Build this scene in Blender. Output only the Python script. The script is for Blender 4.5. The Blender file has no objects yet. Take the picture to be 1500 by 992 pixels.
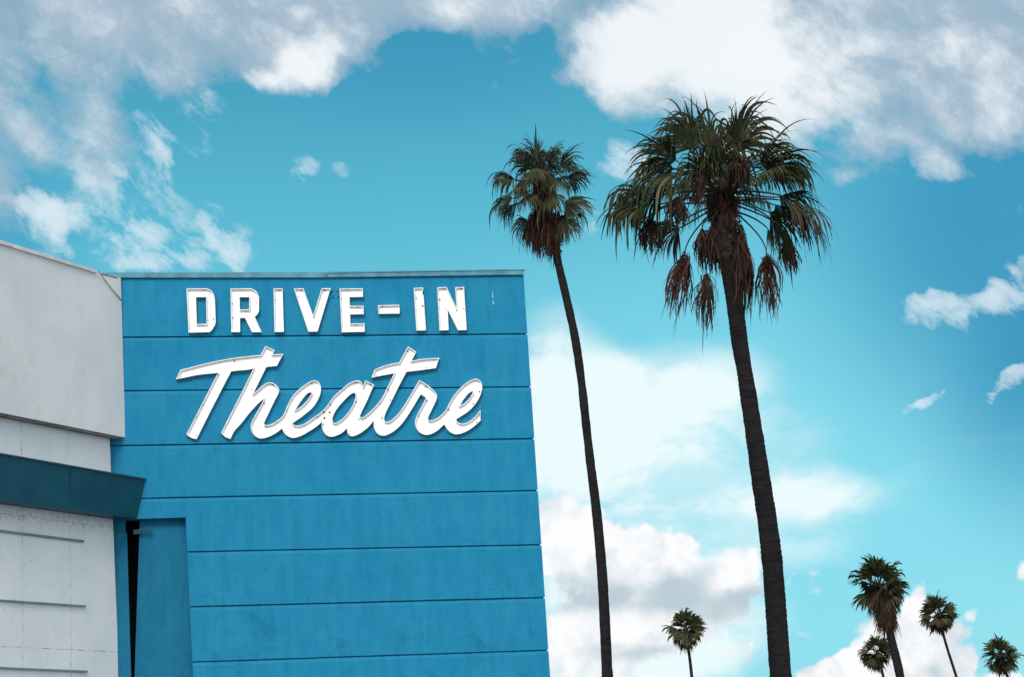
import bpy, math, random
from math import radians as R, sin, cos, pi, sqrt, atan2
from mathutils import Vector, Matrix, noise
from mathutils.geometry import tessellate_polygon

rnd = random.Random(7)
scene = bpy.context.scene
col = scene.collection
V = Vector
UP = V((0, 0, 1))

# ------------------------------------------------------------------ camera
W, H, F = 1500.0, 992.0, 3196.0          # the photo's pixel grid and its focal length in pixels
ROLL, PITCH = R(3.0), R(11.24)
up_c = V((-sin(ROLL) * cos(PITCH), cos(ROLL) * cos(PITCH), -sin(PITCH)))
fwd_c = (V((0, 0, -1)) - up_c * V((0, 0, -1)).dot(up_c)).normalized()
right_c = fwd_c.cross(up_c)
M3 = Matrix((right_c, fwd_c, up_c))        # camera -> world
EYE = V((0, 0, 1.6))
cd = bpy.data.cameras.new('camera')
cam = bpy.data.objects.new('camera', cd)
col.objects.link(cam)
cam.matrix_world = Matrix.Translation(EYE) @ M3.to_4x4()
cd.sensor_width = 36.0
cd.lens = F / W * 36.0
cd.clip_end = 20000
scene.camera = cam


def ray(x, y):
    return (M3 @ V((x - W / 2, H / 2 - y, -F))).normalized()


def at(x, y, dist):
    """point seen at photo position x, y on the vertical plane Y = dist"""
    d = ray(x, y)
    return EYE + d * (dist / d.y)


# ------------------------------------------------------------------ helpers
def tag(o, label=None, cat=None, group=None, kind=None):
    if label: o['label'] = label
    if cat: o['category'] = cat
    if group: o['group'] = group
    if kind: o['kind'] = kind
    return o


def empty(name, M):
    o = bpy.data.objects.new(name, None)
    o.empty_display_size = 0.3
    col.objects.link(o)
    o.matrix_world = M
    return o


def link(name, me, parent=None):
    o = bpy.data.objects.new(name, me)
    col.objects.link(o)
    if parent: o.parent = parent
    return o


class MB:
    def __init__(s):
        s.v, s.f, s.c = [], [], []

    def face(s, pts, c=None):
        i = len(s.v)
        s.v += [tuple(p) for p in pts]
        s.f.append(tuple(range(i, i + len(pts))))
        if c is not None: s.c += [c] * len(pts)

    def hexa(s, a, b):
        """two matching loops (front, back) closed into a solid"""
        i = len(s.v)
        n = len(a)
        s.v += [tuple(p) for p in a] + [tuple(p) for p in b]
        s.f.append(tuple(range(i, i + n)))
        s.f.append(tuple(range(i + 2 * n - 1, i + n - 1, -1)))
        for k in range(n):
            k2 = (k + 1) % n
            s.f.append((i + k, i + n + k, i + n + k2, i + k2))

    def box(s, x0, x1, y0, y1, z0, z1):
        s.hexa([(x0, y0, z0), (x1, y0, z0), (x1, y0, z1), (x0, y0, z1)],
               [(x0, y1, z0), (x1, y1, z0), (x1, y1, z1), (x0, y1, z1)])

    def tube(s, pts, rad, n=8, cap=True):
        rows = []
        prev = None
        for k, p in enumerate(pts):
            d = (pts[min(k + 1, len(pts) - 1)] - pts[max(k - 1, 0)]).normalized()
            if prev is None:
                a = d.cross(V((0.31, 0.95, 0.1))).normalized()
            else:
                a = (prev - d * prev.dot(d)).normalized()
            prev = a
            b = d.cross(a)
            r = rad[k] if isinstance(rad, (list, tuple)) else rad
            i = len(s.v)
            for j in range(n):
                t = 2 * pi * j / n
                s.v.append(tuple(p + (a * cos(t) + b * sin(t)) * r))
            rows.append(i)
        for r0, r1 in zip(rows, rows[1:]):
            for j in range(n):
                j2 = (j + 1) % n
                s.f.append((r0 + j, r0 + j2, r1 + j2, r1 + j))
        if cap:
            s.f.append(tuple(rows[0] + j for j in range(n))[::-1])
            s.f.append(tuple(rows[-1] + j for j in range(n)))

    def build(s, name, m, parent=None, smooth=False, bevel=0):
        me = bpy.data.meshes.new(name)
        me.from_pydata(s.v, [], s.f)
        if s.c:
            at_ = me.color_attributes.new('tint', 'FLOAT_COLOR', 'POINT')
            flat = []
            for c in s.c: flat += [c[0], c[1], c[2], 1.0]
            at_.data.foreach_set('color', flat)
        else:
            import bmesh
            bm = bmesh.new(); bm.from_mesh(me)
            bmesh.ops.recalc_face_normals(bm, faces=bm.faces)
            bm.to_mesh(me); bm.free()
        if smooth:
            me.polygons.foreach_set('use_smooth', [True] * len(me.polygons))
        me.materials.append(m)
        o = link(name, me, parent)
        if bevel:
            b = o.modifiers.new('bevel', 'BEVEL'); b.width = bevel; b.segments = 2
            b.limit_method = 'ANGLE'; b.angle_limit = R(35)
        return o


# ------------------------------------------------------------------ materials
class NT:
    def __init__(s, tree):
        s.t = tree; s.n = tree.nodes; s.l = tree.links

    def add(s, kind, **kw):
        n = s.n.new(kind)
        for k, v in kw.items(): setattr(n, k, v)
        return n

    def put(s, sock, v):
        if isinstance(v, bpy.types.NodeSocket): s.l.new(v, sock)
        elif v is not None: sock.default_value = v

    def math(s, op, a, b=None, c=None, clamp=False):
        n = s.add('ShaderNodeMath', operation=op, use_clamp=clamp)
        s.put(n.inputs[0], a); s.put(n.inputs[1], b)
        if c is not None: s.put(n.inputs[2], c)
        return n.outputs[0]

    def vmath(s, op, a, b=None):
        n = s.add('ShaderNodeVectorMath', operation=op)
        s.put(n.inputs[0], a)
        if op == 'SCALE': s.put(n.inputs['Scale'], b)
        elif b is not None: s.put(n.inputs[1], b)
        return n.outputs['Value'] if op in ('LENGTH', 'DOT_PRODUCT') else n.outputs[0]

    def noise(s, vec, scale, detail=4, rough=0.5, out=0, dist=0.0):
        n = s.add('ShaderNodeTexNoise')
        s.put(n.inputs['Vector'], vec)
        n.inputs['Scale'].default_value = scale
        n.inputs['Detail'].default_value = detail
        n.inputs['Roughness'].default_value = rough
        n.inputs['Distortion'].default_value = dist
        return n.outputs[out]

    def smooth(s, v, lo, hi, a=0.0, b=1.0):
        n = s.add('ShaderNodeMapRange', interpolation_type='SMOOTHSTEP')
        s.put(n.inputs[0], v)
        for i, x in enumerate((lo, hi, a, b)): n.inputs[1 + i].default_value = x
        return n.outputs[0]

    def mix(s, f, a, b, mode='MIX'):
        n = s.add('ShaderNodeMix', data_type='RGBA', blend_type=mode)
        s.put(n.inputs[0], f)
        for i, x in ((6, a), (7, b)):
            if isinstance(x, (tuple, list)): x = tuple(x) + (1.0,) if len(x) == 3 else tuple(x)
            s.put(n.inputs[i], x)
        return n.outputs[2]

    def scalev(s, vec, sc):
        n = s.add('ShaderNodeMapping')
        s.put(n.inputs['Vector'], vec)
        n.inputs['Scale'].default_value = sc
        return n.outputs[0]


def material(name):
    m = bpy.data.materials.new(name)
    m.use_nodes = True
    nt = NT(m.node_tree)
    b = nt.n['Principled BSDF']
    b.inputs['Specular IOR Level'].default_value = 0.3
    tc = nt.add('ShaderNodeTexCoord')
    return m, nt, b, tc.outputs['Object']


def bump(nt, b, h, strength=0.3, dist=0.01):
    n = nt.add('ShaderNodeBump')
    n.inputs['Strength'].default_value = strength
    n.inputs['Distance'].default_value = dist
    nt.put(n.inputs['Height'], h)
    nt.l.new(n.outputs[0], b.inputs['Normal'])


def m_blue(name, base=(0.006, 0.184, 0.338), weather=1.0):
    m, nt, b, P = material(name)
    n1 = nt.noise(P, 0.9, 6, 0.6)
    n2 = nt.noise(nt.scalev(P, (1, 1, 0.35)), 5, 5, 0.65)
    n3 = nt.noise(P, 2.3, 8, 0.72, dist=0.6)
    c = nt.mix(nt.smooth(n1, 0.3, 0.7, 0, 0.75), base, (base[0] * 2.2, base[1] * 1.14, base[2] * 1.07))
    c = nt.mix(nt.smooth(n2, 0.42, 0.72, 0, 0.5), c, (base[0] * 0.6, base[1] * 0.8, base[2] * 0.82))
    # dirt patches on the lower boards only
    sep = nt.add('ShaderNodeSeparateXYZ'); nt.put(sep.inputs[0], P)
    low = nt.smooth(sep.outputs[2], 3.6, 6.6, 1, 0.12)
    d = nt.math('MULTIPLY', nt.smooth(n3, 0.50, 0.68, 0, 0.5 * weather), low)
    c = nt.mix(d, c, (0.008, 0.105, 0.195))
    n4 = nt.noise(nt.scalev(P, (3.5, 1, 0.12)), 2.5, 6, 0.7)
    c = nt.mix(nt.smooth(n4, 0.48, 0.7, 0, 0.3 * weather), c, (0.03, 0.22, 0.355))
    # long faint runs and sun-bleached bands under each joint, small chips of old primer
    n5 = nt.noise(nt.scalev(P, (9, 1, 0.25)), 2.2, 6, 0.75)
    c = nt.mix(nt.smooth(n5, 0.54, 0.72, 0, 0.2 * weather), c, (0.006, 0.115, 0.22))
    n6 = nt.noise(P, 19, 3, 0.5)
    c = nt.mix(nt.smooth(n6, 0.76, 0.78, 0, 0.5 * weather), c, (0.3, 0.42, 0.46))
    nt.put(b.inputs['Base Color'], c)
    nt.put(b.inputs['Roughness'], nt.smooth(n2, 0.2, 0.8, 0.62, 0.85))
    b.inputs['Specular IOR Level'].default_value = 0.16
    h = nt.math('ADD', nt.noise(P, 38, 5, 0.6), nt.math('MULTIPLY', n3, 1.3))
    bump(nt, b, h, 0.8, 0.016)
    return m


def m_plain(name, colr, rough=0.6, var=0.25, scale=6.0, metallic=0.0, bmp=0.2, spec=0.3):
    m, nt, b, P = material(name)
    n = nt.noise(P, scale, 6, 0.65)
    dark = tuple(x * (1 - var) for x in colr)
    light = tuple(min(1, x * (1 + var * 0.5)) for x in colr)
    nt.put(b.inputs['Base Color'], nt.mix(nt.smooth(n, 0.3, 0.7), dark, light))
    b.inputs['Roughness'].default_value = rough
    b.inputs['Metallic'].default_value = metallic
    b.inputs['Specular IOR Level'].default_value = spec
    if bmp: bump(nt, b, nt.noise(P, scale * 6, 4, 0.6), bmp, 0.006)
    return m


def m_panel():
    m, nt, b, P = material('grey white render')
    n1 = nt.noise(P, 0.8, 5, 0.55)
    n2 = nt.noise(nt.scalev(P, (3, 1, 0.3)), 2.2, 6, 0.7)
    c = nt.mix(nt.smooth(n1, 0.3, 0.7), (0.57, 0.61, 0.635), (0.665, 0.69, 0.705))
    c = nt.mix(nt.smooth(n2, 0.5, 0.8, 0, 0.3), c, (0.52, 0.54, 0.555))
    n3 = nt.noise(P, 2.6, 7, 0.7)
    c = nt.mix(nt.smooth(n3, 0.52, 0.72, 0, 0.4), c, (0.53, 0.515, 0.51))
    nt.put(b.inputs['Base Color'], c)
    b.inputs['Roughness'].default_value = 0.75
    bump(nt, b, nt.noise(P, 30, 6, 0.6), 0.35, 0.008)
    return m


def m_whitewall(vlines, hlines):
    m, nt, b, P = material('stained white boards')
    sep = nt.add('ShaderNodeSeparateXYZ'); nt.put(sep.inputs[0], P)
    X, Z = sep.outputs[0], sep.outputs[2]
    n1 = nt.noise(P, 1.1, 5, 0.6)
    c = nt.mix(nt.smooth(n1, 0.3, 0.7), (0.62, 0.675, 0.705), (0.72, 0.755, 0.775))
    streak = nt.noise(nt.scalev(P, (5, 1, 0.25)), 3, 6, 0.7)
    c = nt.mix(nt.smooth(streak, 0.5, 0.8, 0, 0.4), c, (0.50, 0.53, 0.55))
    brk = nt.noise(P, 9, 5, 0.7)
    wob = nt.math('MULTIPLY', nt.math('SUBTRACT', nt.noise(P, 4, 4, 0.6), 0.5), 0.03)
    lines = None
    for ax, lst, w in ((X, vlines, 0.007), (Z, hlines, 0.007)):
        for v0 in lst:
            d = nt.math('ABSOLUTE', nt.math('SUBTRACT', nt.math('ADD', ax, wob), v0))
            k = nt.smooth(d, w * 0.5, w * 1.6, 1, 0)
            lines = k if lines is None else nt.math('MAXIMUM', lines, k)
    c = nt.mix(nt.math('MULTIPLY', lines, nt.smooth(brk, 0.42, 0.62, 0.0, 0.8)), c, (0.16, 0.13, 0.14))
    # rust and mildew specks, thicker close under the canopy and along the joints
    sp = nt.noise(nt.scalev(P, (1, 1, 0.55)), 26, 4, 0.6)
    near = nt.noise(P, 1.7, 3, 0.5)
    k = nt.smooth(nt.math('ADD', nt.math('MULTIPLY', sp, 1.0), nt.math('MULTIPLY', near, 0.22)), 0.765, 0.83, 0, 0.8)
    c = nt.mix(k, c, (0.10, 0.07, 0.07))
    for v0 in hlines[:1]:
        d = nt.math('ABSOLUTE', nt.math('SUBTRACT', Z, v0))
        band = nt.smooth(d, 0.0, 0.2, 1, 0)
        sp2 = nt.noise(nt.scalev(P, (1.2, 1, 0.6)), 18, 6, 0.75)
        kk = nt.math('MULTIPLY', nt.smooth(sp2, 0.5, 0.62, 0, 0.6), band)
        c = nt.mix(kk, c, (0.09, 0.08, 0.085))
    nt.put(b.inputs['Base Color'], c)
    b.inputs['Roughness'].default_value = 0.7
    bump(nt, b, nt.noise(P, 24, 6, 0.65), 0.4, 0.008)
    return m


def m_tint(name, rough=0.65):
    """leaf material that takes each blade's own colour (green, yellowing, dead) from the mesh"""
    m, nt, b, P = material(name)
    a = nt.add('ShaderNodeAttribute'); a.attribute_name = 'tint'
    n = nt.noise(P, 3.5, 4, 0.6)
    f = nt.smooth(n, 0.3, 0.7, 0.5, 0.95)
    nt.put(b.inputs['Base Color'], nt.vmath('SCALE', a.outputs['Color'], f))
    b.inputs['Roughness'].default_value = 0.8
    b.inputs['Specular IOR Level'].default_value = 0.12
    return m


def m_bark():
    m, nt, b, P = material('palm bark')
    n = nt.noise(nt.scalev(P, (1, 1, 5)), 3.0, 8, 0.75)
    n2 = nt.noise(P, 1.3, 4, 0.6)
    n3 = nt.noise(nt.scalev(P, (9, 9, 0.8)), 3.0, 5, 0.7)
    c = nt.mix(nt.smooth(n, 0.3, 0.7), (0.007, 0.0065, 0.008), (0.024, 0.021, 0.022))
    c = nt.mix(nt.smooth(n2, 0.4, 0.75, 0, 0.5), c, (0.020, 0.019, 0.021))
    c = nt.mix(nt.smooth(n3, 0.55, 0.72, 0, 0.6), c, (0.010, 0.009, 0.010))
    nt.put(b.inputs['Base Color'], c)
    b.inputs['Roughness'].default_value = 0.9
    b.inputs['Specular IOR Level'].default_value = 0.1
    bump(nt, b, nt.math('ADD', n, nt.math('MULTIPLY', n3, 0.6)), 1.0, 0.05)
    return m


BLUE = m_blue('blue masonry paint')
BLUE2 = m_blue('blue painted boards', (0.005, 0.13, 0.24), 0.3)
CAPM = m_plain('weathered teal flashing', (0.075, 0.235, 0.32), 0.45, 0.3, 4, 0, 0.15)
LETTER = m_plain('white enamel', (0.86, 0.86, 0.85), 0.5, 0.03, 5, 0, 0.05)
RIM = m_plain('grey white sheet metal', (0.82, 0.81, 0.80), 0.5, 0.22, 14, 0, 0.1)
RUST = m_plain('rusty socket', (0.26, 0.17, 0.14), 0.8, 0.5, 40, 0, 0.2)
HOLE = m_plain('dark bolt hole', (0.012, 0.014, 0.02), 0.9, 0.2, 20, 0, 0)
PANEL = m_panel()
CAPW = m_plain('pinkish grey flashing', (0.62, 0.60, 0.59), 0.55, 0.2, 3)
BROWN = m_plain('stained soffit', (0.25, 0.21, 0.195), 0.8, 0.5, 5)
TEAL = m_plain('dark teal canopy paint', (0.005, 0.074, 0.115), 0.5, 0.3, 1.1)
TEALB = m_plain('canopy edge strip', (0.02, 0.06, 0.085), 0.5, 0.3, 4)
BATT = m_plain('grey green batten', (0.17, 0.245, 0.275), 0.6, 0.25, 3)
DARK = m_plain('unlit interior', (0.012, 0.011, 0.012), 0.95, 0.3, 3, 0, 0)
STEEL = m_plain('dark painted steel', (0.02, 0.05, 0.07), 0.5, 0.4, 20)
WIRE = m_plain('old cable sheath', (0.26, 0.235, 0.225), 0.7, 0.3, 20)
SCRATCH = m_plain('bare primer', (0.5, 0.62, 0.66), 0.7, 0.3, 30)
ROOF = m_plain('roofing felt', (0.18, 0.18, 0.18), 0.9, 0.3, 2)
LEAF = m_tint('palm blade')
BARK = m_bark()


# ------------------------------------------------------------------ wall frames
class Frame:
    """vertical plane: local x along the wall, local y out of the wall to the back, z up"""

    def __init__(s, origin, d):
        s.o = V((origin.x, origin.y, 0))
        s.d = V((d.x, d.y, 0)).normalized()
        s.n = V((-s.d.y, s.d.x, 0))      # away from the camera side
        s.M = Matrix.Translation(s.o) @ Matrix(((s.d.x, s.n.x, 0), (s.d.y, s.n.y, 0), (0, 0, 1))).to_4x4()

    def px(s, x, y, off=0.0):
        """local point seen at photo position x, y; off metres in front of the wall"""
        r = ray(x, y)
        o = s.o - s.n * off
        t = (o - EYE).dot(s.n) / r.dot(s.n)
        p = EYE + r * t - s.o
        return V((p.dot(s.d), -off, p.z))

    def world(s, p):
        return s.M @ V(p)


dirB = ray(18550, 250)
r0 = ray(475, 650)
FB = Frame(EYE + r0 * (36.0 / r0.y), dirB)                  # front of the blue building
dirW = ray(2250, 1058)
FW = Frame(FB.world(FB.px(169, 870)), dirW)                 # white annex wall
dF = FW.n.dot(FB.world(FB.px(182, 560)) - FW.o)             # fascia sits in front of it
OFF_F = -dF
OFF_T = -FW.n.dot(FB.world(FB.px(213, 703)) - FW.o)
OFF_B = -FW.n.dot(FB.world(FB.px(201, 760)) - FW.o)

# ------------------------------------------------------------------ ground
g = MB()
g.face([(-6000, -6000, 0), (6000, -6000, 0), (6000, 6000, 0), (-6000, 6000, 0)])
m, nt, b, P = material('asphalt lot')
n = nt.noise(P, 0.35, 8, 0.65)
c = nt.mix(nt.smooth(n, 0.3, 0.7), (0.13, 0.13, 0.13), (0.22, 0.215, 0.21))
nt.put(b.inputs['Base Color'], c); b.inputs['Roughness'].default_value = 0.9
bump(nt, b, nt.noise(P, 60, 4, 0.6), 0.4, 0.01)
tag(g.build('ground', m), 'grey asphalt lot around the buildings', kind='structure')

# ------------------------------------------------------------------ blue theatre building
bld = empty('theatre_building', FB.M)
tag(bld, 'tall bright blue painted building front with horizontal grooved boards carrying the white lettering', 'building')

grooves = [((180, 493), (771, 488)), ((182, 571.5), (775, 565.5)), ((165, 652), (781, 641.5)), ((207, 729), (788, 717.5)),
           ((275, 807.5), (791, 797)), ((281, 888), (797, 874.5)), ((283, 969), (804, 951.5))]


def line_fn(a, b):
    pa, pb = FB.px(*a), FB.px(*b)
    k = (pb.z - pa.z) / (pb.x - pa.x)
    return lambda u: pa.z + (u - pa.x) * k


gl = [line_fn(*g_) for g_ in grooves]
dz = gl[-2](0) - gl[-1](0)
z_ = gl[-1]
lines = list(gl)
last = gl[-1]
k = 1
while last(0) - dz * k > 0.3:
    lines.append((lambda kk: (lambda u: last(u) - dz * kk))(k))
    k += 1
lines.append(lambda u: 0.0)
pR1, pR2 = FB.px(766.5, 397), FB.px(806, 992)
pJ1, pJ2 = FB.px(272, 758), FB.px(283, 992)
uL = FB.px(60, 500).x
uRf = lambda z: pR1.x + (z - pR1.z) * (pR2.x - pR1.x) / (pR2.z - pR1.z)
uJf = lambda z: pJ1.x + (z - pJ1.z) * (pJ2.x - pJ1.x) / (pJ2.z - pJ1.z)
topf = line_fn((150, 404), (767, 398))
zo = pJ1.z                                     # head of the opening
GR, GD = 0.024, 0.045
DEEP = 0.3
w = MB()


def slab(top, bot, left, right, y0, y1, n=24, wob=0.004, seed=0.0, edge=True):
    """one board course between two slightly wavy lines"""
    ft, fb, bt, bb = [], [], [], []
    for i in range(n + 1):
        t = i / n
        ut = left(top(0)) + (right(top(0)) - left(top(0))) * t
        ub = left(bot(0)) + (right(bot(0)) - left(bot(0))) * t
        wz = wob * noise.noise(V((ut * 1.7, seed, 0)))
        wz2 = wob * noise.noise(V((ub * 1.7, seed + 9.3, 0)))
        ft.append((ut, y0, top(ut) + wz)); fb.append((ub, y0, bot(ub) + wz2))
    front = fb + ft[::-1]
    back = [(a, y1, c_) for a, _, c_ in front]
    # as quads
    for i in range(n):
        ch, cy = 0.05, y0 + (0.012 if edge else 0)                      # sloping top edge of the course
        a0, a1 = ft[i], ft[i + 1]
        w.face([fb[i], fb[i + 1], (a1[0], y0, a1[2] - ch), (a0[0], y0, a0[2] - ch)])
        w.face([(a0[0], y0, a0[2] - ch), (a1[0], y0, a1[2] - ch), (a1[0], cy, a1[2]), (a0[0], cy, a0[2])])
        w.face([(fb[i][0], y1, fb[i][2]), (a0[0], y1, a0[2]), (a1[0], y1, a1[2]), (fb[i + 1][0], y1, fb[i + 1][2])])
        w.face([(a0[0], cy, a0[2]), (a1[0], cy, a1[2]), (a1[0], y1, a1[2]), (a0[0], y1, a0[2])])
        w.face([(fb[i + 1][0], y0, fb[i + 1][2]), (fb[i][0], y0, fb[i][2]), (fb[i][0], y1, fb[i][2]), (fb[i + 1][0], y1, fb[i + 1][2])])
    w.face([(fb[0][0], y0, fb[0][2]), (ft[0][0], y0, ft[0][2]), (ft[0][0], y1, ft[0][2]), (fb[0][0], y1, fb[0][2])])
    w.face([(ft[n][0], y0, ft[n][2]), (fb[n][0], y0, fb[n][2]), (fb[n][0], y1, fb[n][2]), (ft[n][0], y1, ft[n][2])])


prev = topf
for i, ln in enumerate(lines):
    top = (lambda f: (lambda u: f(u) - (GR if f is not topf else 0)))(prev)
    left = (lambda z: uL)
    jl = lambda z: uJf(z)
    proud = 0.004 * sin(i * 2.3)
    if ln(-2.4) < zo < prev(-2.4):
        zc = zo
        slab(top, lambda u: zc, left, uRf, proud, GD, seed=i, wob=0.0)
        slab(lambda u: zc, ln, jl, uRf, proud, GD, seed=i, edge=False, wob=0.0)
    elif ln(0) > zo:
        slab(top, ln, left, uRf, proud, GD, seed=i)
    else:
        slab(top, ln, jl, uRf, proud, GD, seed=i)
    prev = ln
# core behind the boards: upper part and the part right of the opening
uj = pJ1.x + 0.0
ztop = topf(0)
w.hexa([(uL, GD, zo + 0.002), (uRf(zo) - 0.015, GD, zo + 0.002), (pR1.x - 0.02, GD, topf(pR1.x) - 0.01), (uL, GD, topf(uL) - 0.01)],
       [(uL, DEEP, zo + 0.002), (uRf(zo) - 0.015, DEEP, zo + 0.002), (pR1.x - 0.02, DEEP, topf(pR1.x) - 0.01), (uL, DEEP, topf(uL) - 0.01)])
zg = 0.0
w.hexa([(uJf(zg) + .01, GD, zg), (uRf(zg) - .015, GD, zg), (uRf(zo) - .015, GD, zo), (uJf(zo) + .01, GD, zo)],
       [(uJf(zg) + .01, DEEP, zg), (uRf(zg) - .015, DEEP, zg), (uRf(zo) - .015, DEEP, zo), (uJf(zo) + .01, DEEP, zo)])
# side, rear and left walls
w.box(pR1.x - 0.35, pR1.x - 0.03, DEEP, 9, 0, topf(0) - 0.05)
w.box(uL, pR1.x - 0.35, 8.7, 9, 0, topf(0) - 0.05)
w.box(uL - 0.25, uL - 0.002, 1.2, 9, 0, topf(0) - 0.05)
w.build('wall', BLUE, bld)
rf = MB(); rf.box(uL, pR1.x - 0.36, DEEP + .01, 8.69, topf(0) - 0.3, topf(0) - 0.2)
rf.build('roof', ROOF, bld)
# flashing along the top: two lengths with a slight kink
cp = MB()
for (a, b2, c2, d2) in (((150, 399.3), (478, 398.8), (478, 406.4), (150, 406.6)), ((479, 398.7), (767.5, 394.3), (766.5, 402.2), (479, 406.2))):
    q = [FB.px(*p, 0.045) for p in (d2, c2, b2, a)]
    cp.hexa(q, [V((p.x, 0.34, p.z)) for p in q])
cp.build('flashing', CAPM, bld)
q = [FB.px(*p, 0.055) for p in ((479, 400.2), (769, 395.6), (769, 394.2), (479, 398.2))]
e = MB(); e.hexa(q, [V((p.x, 0.05, p.z)) for p in q]); e.build('flashing_lip', CAPM, bld)

# recess: inner dark room, door leaf, board, header block
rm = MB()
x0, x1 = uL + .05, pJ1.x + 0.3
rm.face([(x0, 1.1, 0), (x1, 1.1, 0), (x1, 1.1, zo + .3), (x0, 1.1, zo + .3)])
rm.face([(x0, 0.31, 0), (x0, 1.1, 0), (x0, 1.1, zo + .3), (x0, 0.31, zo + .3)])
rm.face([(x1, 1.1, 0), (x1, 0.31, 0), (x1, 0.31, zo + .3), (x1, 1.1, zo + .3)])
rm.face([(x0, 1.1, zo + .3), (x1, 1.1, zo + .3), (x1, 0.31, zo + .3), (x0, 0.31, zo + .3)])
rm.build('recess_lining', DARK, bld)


def down(a, b2):
    """continue the line a-b to the ground"""
    t = a.z / (a.z - b2.z)
    return a + (b2 - a) * t


def leaf(name, tl, tr, br, bl, depth, thick, mat, bevel=0.006, parent=bld):
    a, b2, c2, d2 = (FB.px(*p, -depth) for p in (tl, tr, br, bl))
    q = [down(a, d2), down(b2, c2), b2, a]
    for p in q[:2]: p.z = 0.01
    mb = MB(); mb.hexa(q, [V((p.x, p.y + thick, p.z)) for p in q])
    return mb.build(name, mat, parent, bevel=bevel)


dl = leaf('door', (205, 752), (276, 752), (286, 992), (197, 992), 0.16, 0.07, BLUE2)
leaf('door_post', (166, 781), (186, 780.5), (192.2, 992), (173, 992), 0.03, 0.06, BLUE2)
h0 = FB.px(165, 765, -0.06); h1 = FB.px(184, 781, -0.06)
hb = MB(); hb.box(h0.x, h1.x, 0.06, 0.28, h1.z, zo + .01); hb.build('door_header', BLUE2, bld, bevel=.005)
# hasp on the door head: plate and loop
hp = MB()
a, b2 = FB.px(195, 776, -0.10), FB.px(206, 782.5, -0.10)
hp.box(a.x, b2.x, 0.09, 0.13, b2.z, a.z)
c1, c2_ = FB.px(206.5, 779.5, -0.09), FB.px(222, 779.5, -0.09)
L = (c2_.x - c1.x) / 2
cx, cz = (c1.x + c2_.x) / 2, (c1.z + c2_.z) / 2
loop = [V((cx + L * cos(t) * (1 if abs(cos(t)) > .5 else 1), 0.09, cz + 0.022 * sin(t))) for t in [2 * pi * i / 20 for i in range(21)]]
hp.tube(loop, 0.008, 6, False)
hp.build('hasp', STEEL, dl)
# paint scratch and empty bolt holes on the front
sc_ = MB()
for (xa, ya, xb, yb, ww) in ((721, 427, 722.3, 436.5, .9), (722, 440, 722.8, 446, 1.5)):
    q = [FB.px(*p, 0.0065) for p in ((xa - .2, ya), (xa + .3, ya), (xb + ww / 2, yb), (xb - ww / 2, yb))]
    sc_.face(q[::-1])
sc_.build('paint_scratch', SCRATCH, bld)


def disc(name, p, r, depth, m_, parent, n=12):
    mb = MB()
    a = [(p.x + r * cos(t), p.y, p.z + r * sin(t)) for t in [2 * pi * i / n for i in range(n)]]
    mb.hexa(a, [(q_[0], q_[1] + depth, q_[2]) for q_ in a])
    return mb.build(name, m_, parent)


for p in ((486.7, 426.9), (494.9, 426.9), (488, 435.7), (495.5, 435.2)):
    disc('bolt_hole', FB.px(*p, 0.008), 0.013, 0.01, HOLE, bld)

# ------------------------------------------------------------------ lettering
RD = 0.075     # how far the letter cans stand out
FACE = 0.03   # back sheet in front of the wall


def smooth_loop(pts, corner=38, sub=4):
    n = len(pts)
    P2 = [V((p[0], p[1])) for p in pts]
    sharp = []
    for i in range(n):
        a, b_ = P2[i] - P2[i - 1], P2[(i + 1) % n] - P2[i]
        sharp.append(a.angle(b_, 0) > R(corner))
    out = []
    for i in range(n):
        p0, p1, p2, p3 = P2[i - 1], P2[i], P2[(i + 1) % n], P2[(i + 2) % n]
        if sharp[i]: p0 = p1 - (p2 - p1)
        if sharp[(i + 1) % n]: p3 = p2 + (p2 - p1)
        d = (p2 - p1).length
        m1 = (p2 - p0) * (d / max((p2 - p1).length + (p1 - p0).length, 1e-6))
        m2 = (p3 - p1) * (d / max((p3 - p2).length + (p2 - p1).length, 1e-6))
        k_ = sub if d > 2 and not (sharp[i] and sharp[(i + 1) % n]) else 1
        for j in range(k_):
            t = j / k_
            h1_, h2_ = 2 * t ** 3 - 3 * t ** 2 + 1, t ** 3 - 2 * t ** 2 + t
            h3_, h4_ = -2 * t ** 3 + 3 * t ** 2, t ** 3 - t ** 2
            q = p1 * h1_ + m1 * h2_ + p2 * h3_ + m2 * h4_
            out.append((q.x, q.y))
    return out


socket_me = {}


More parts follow.
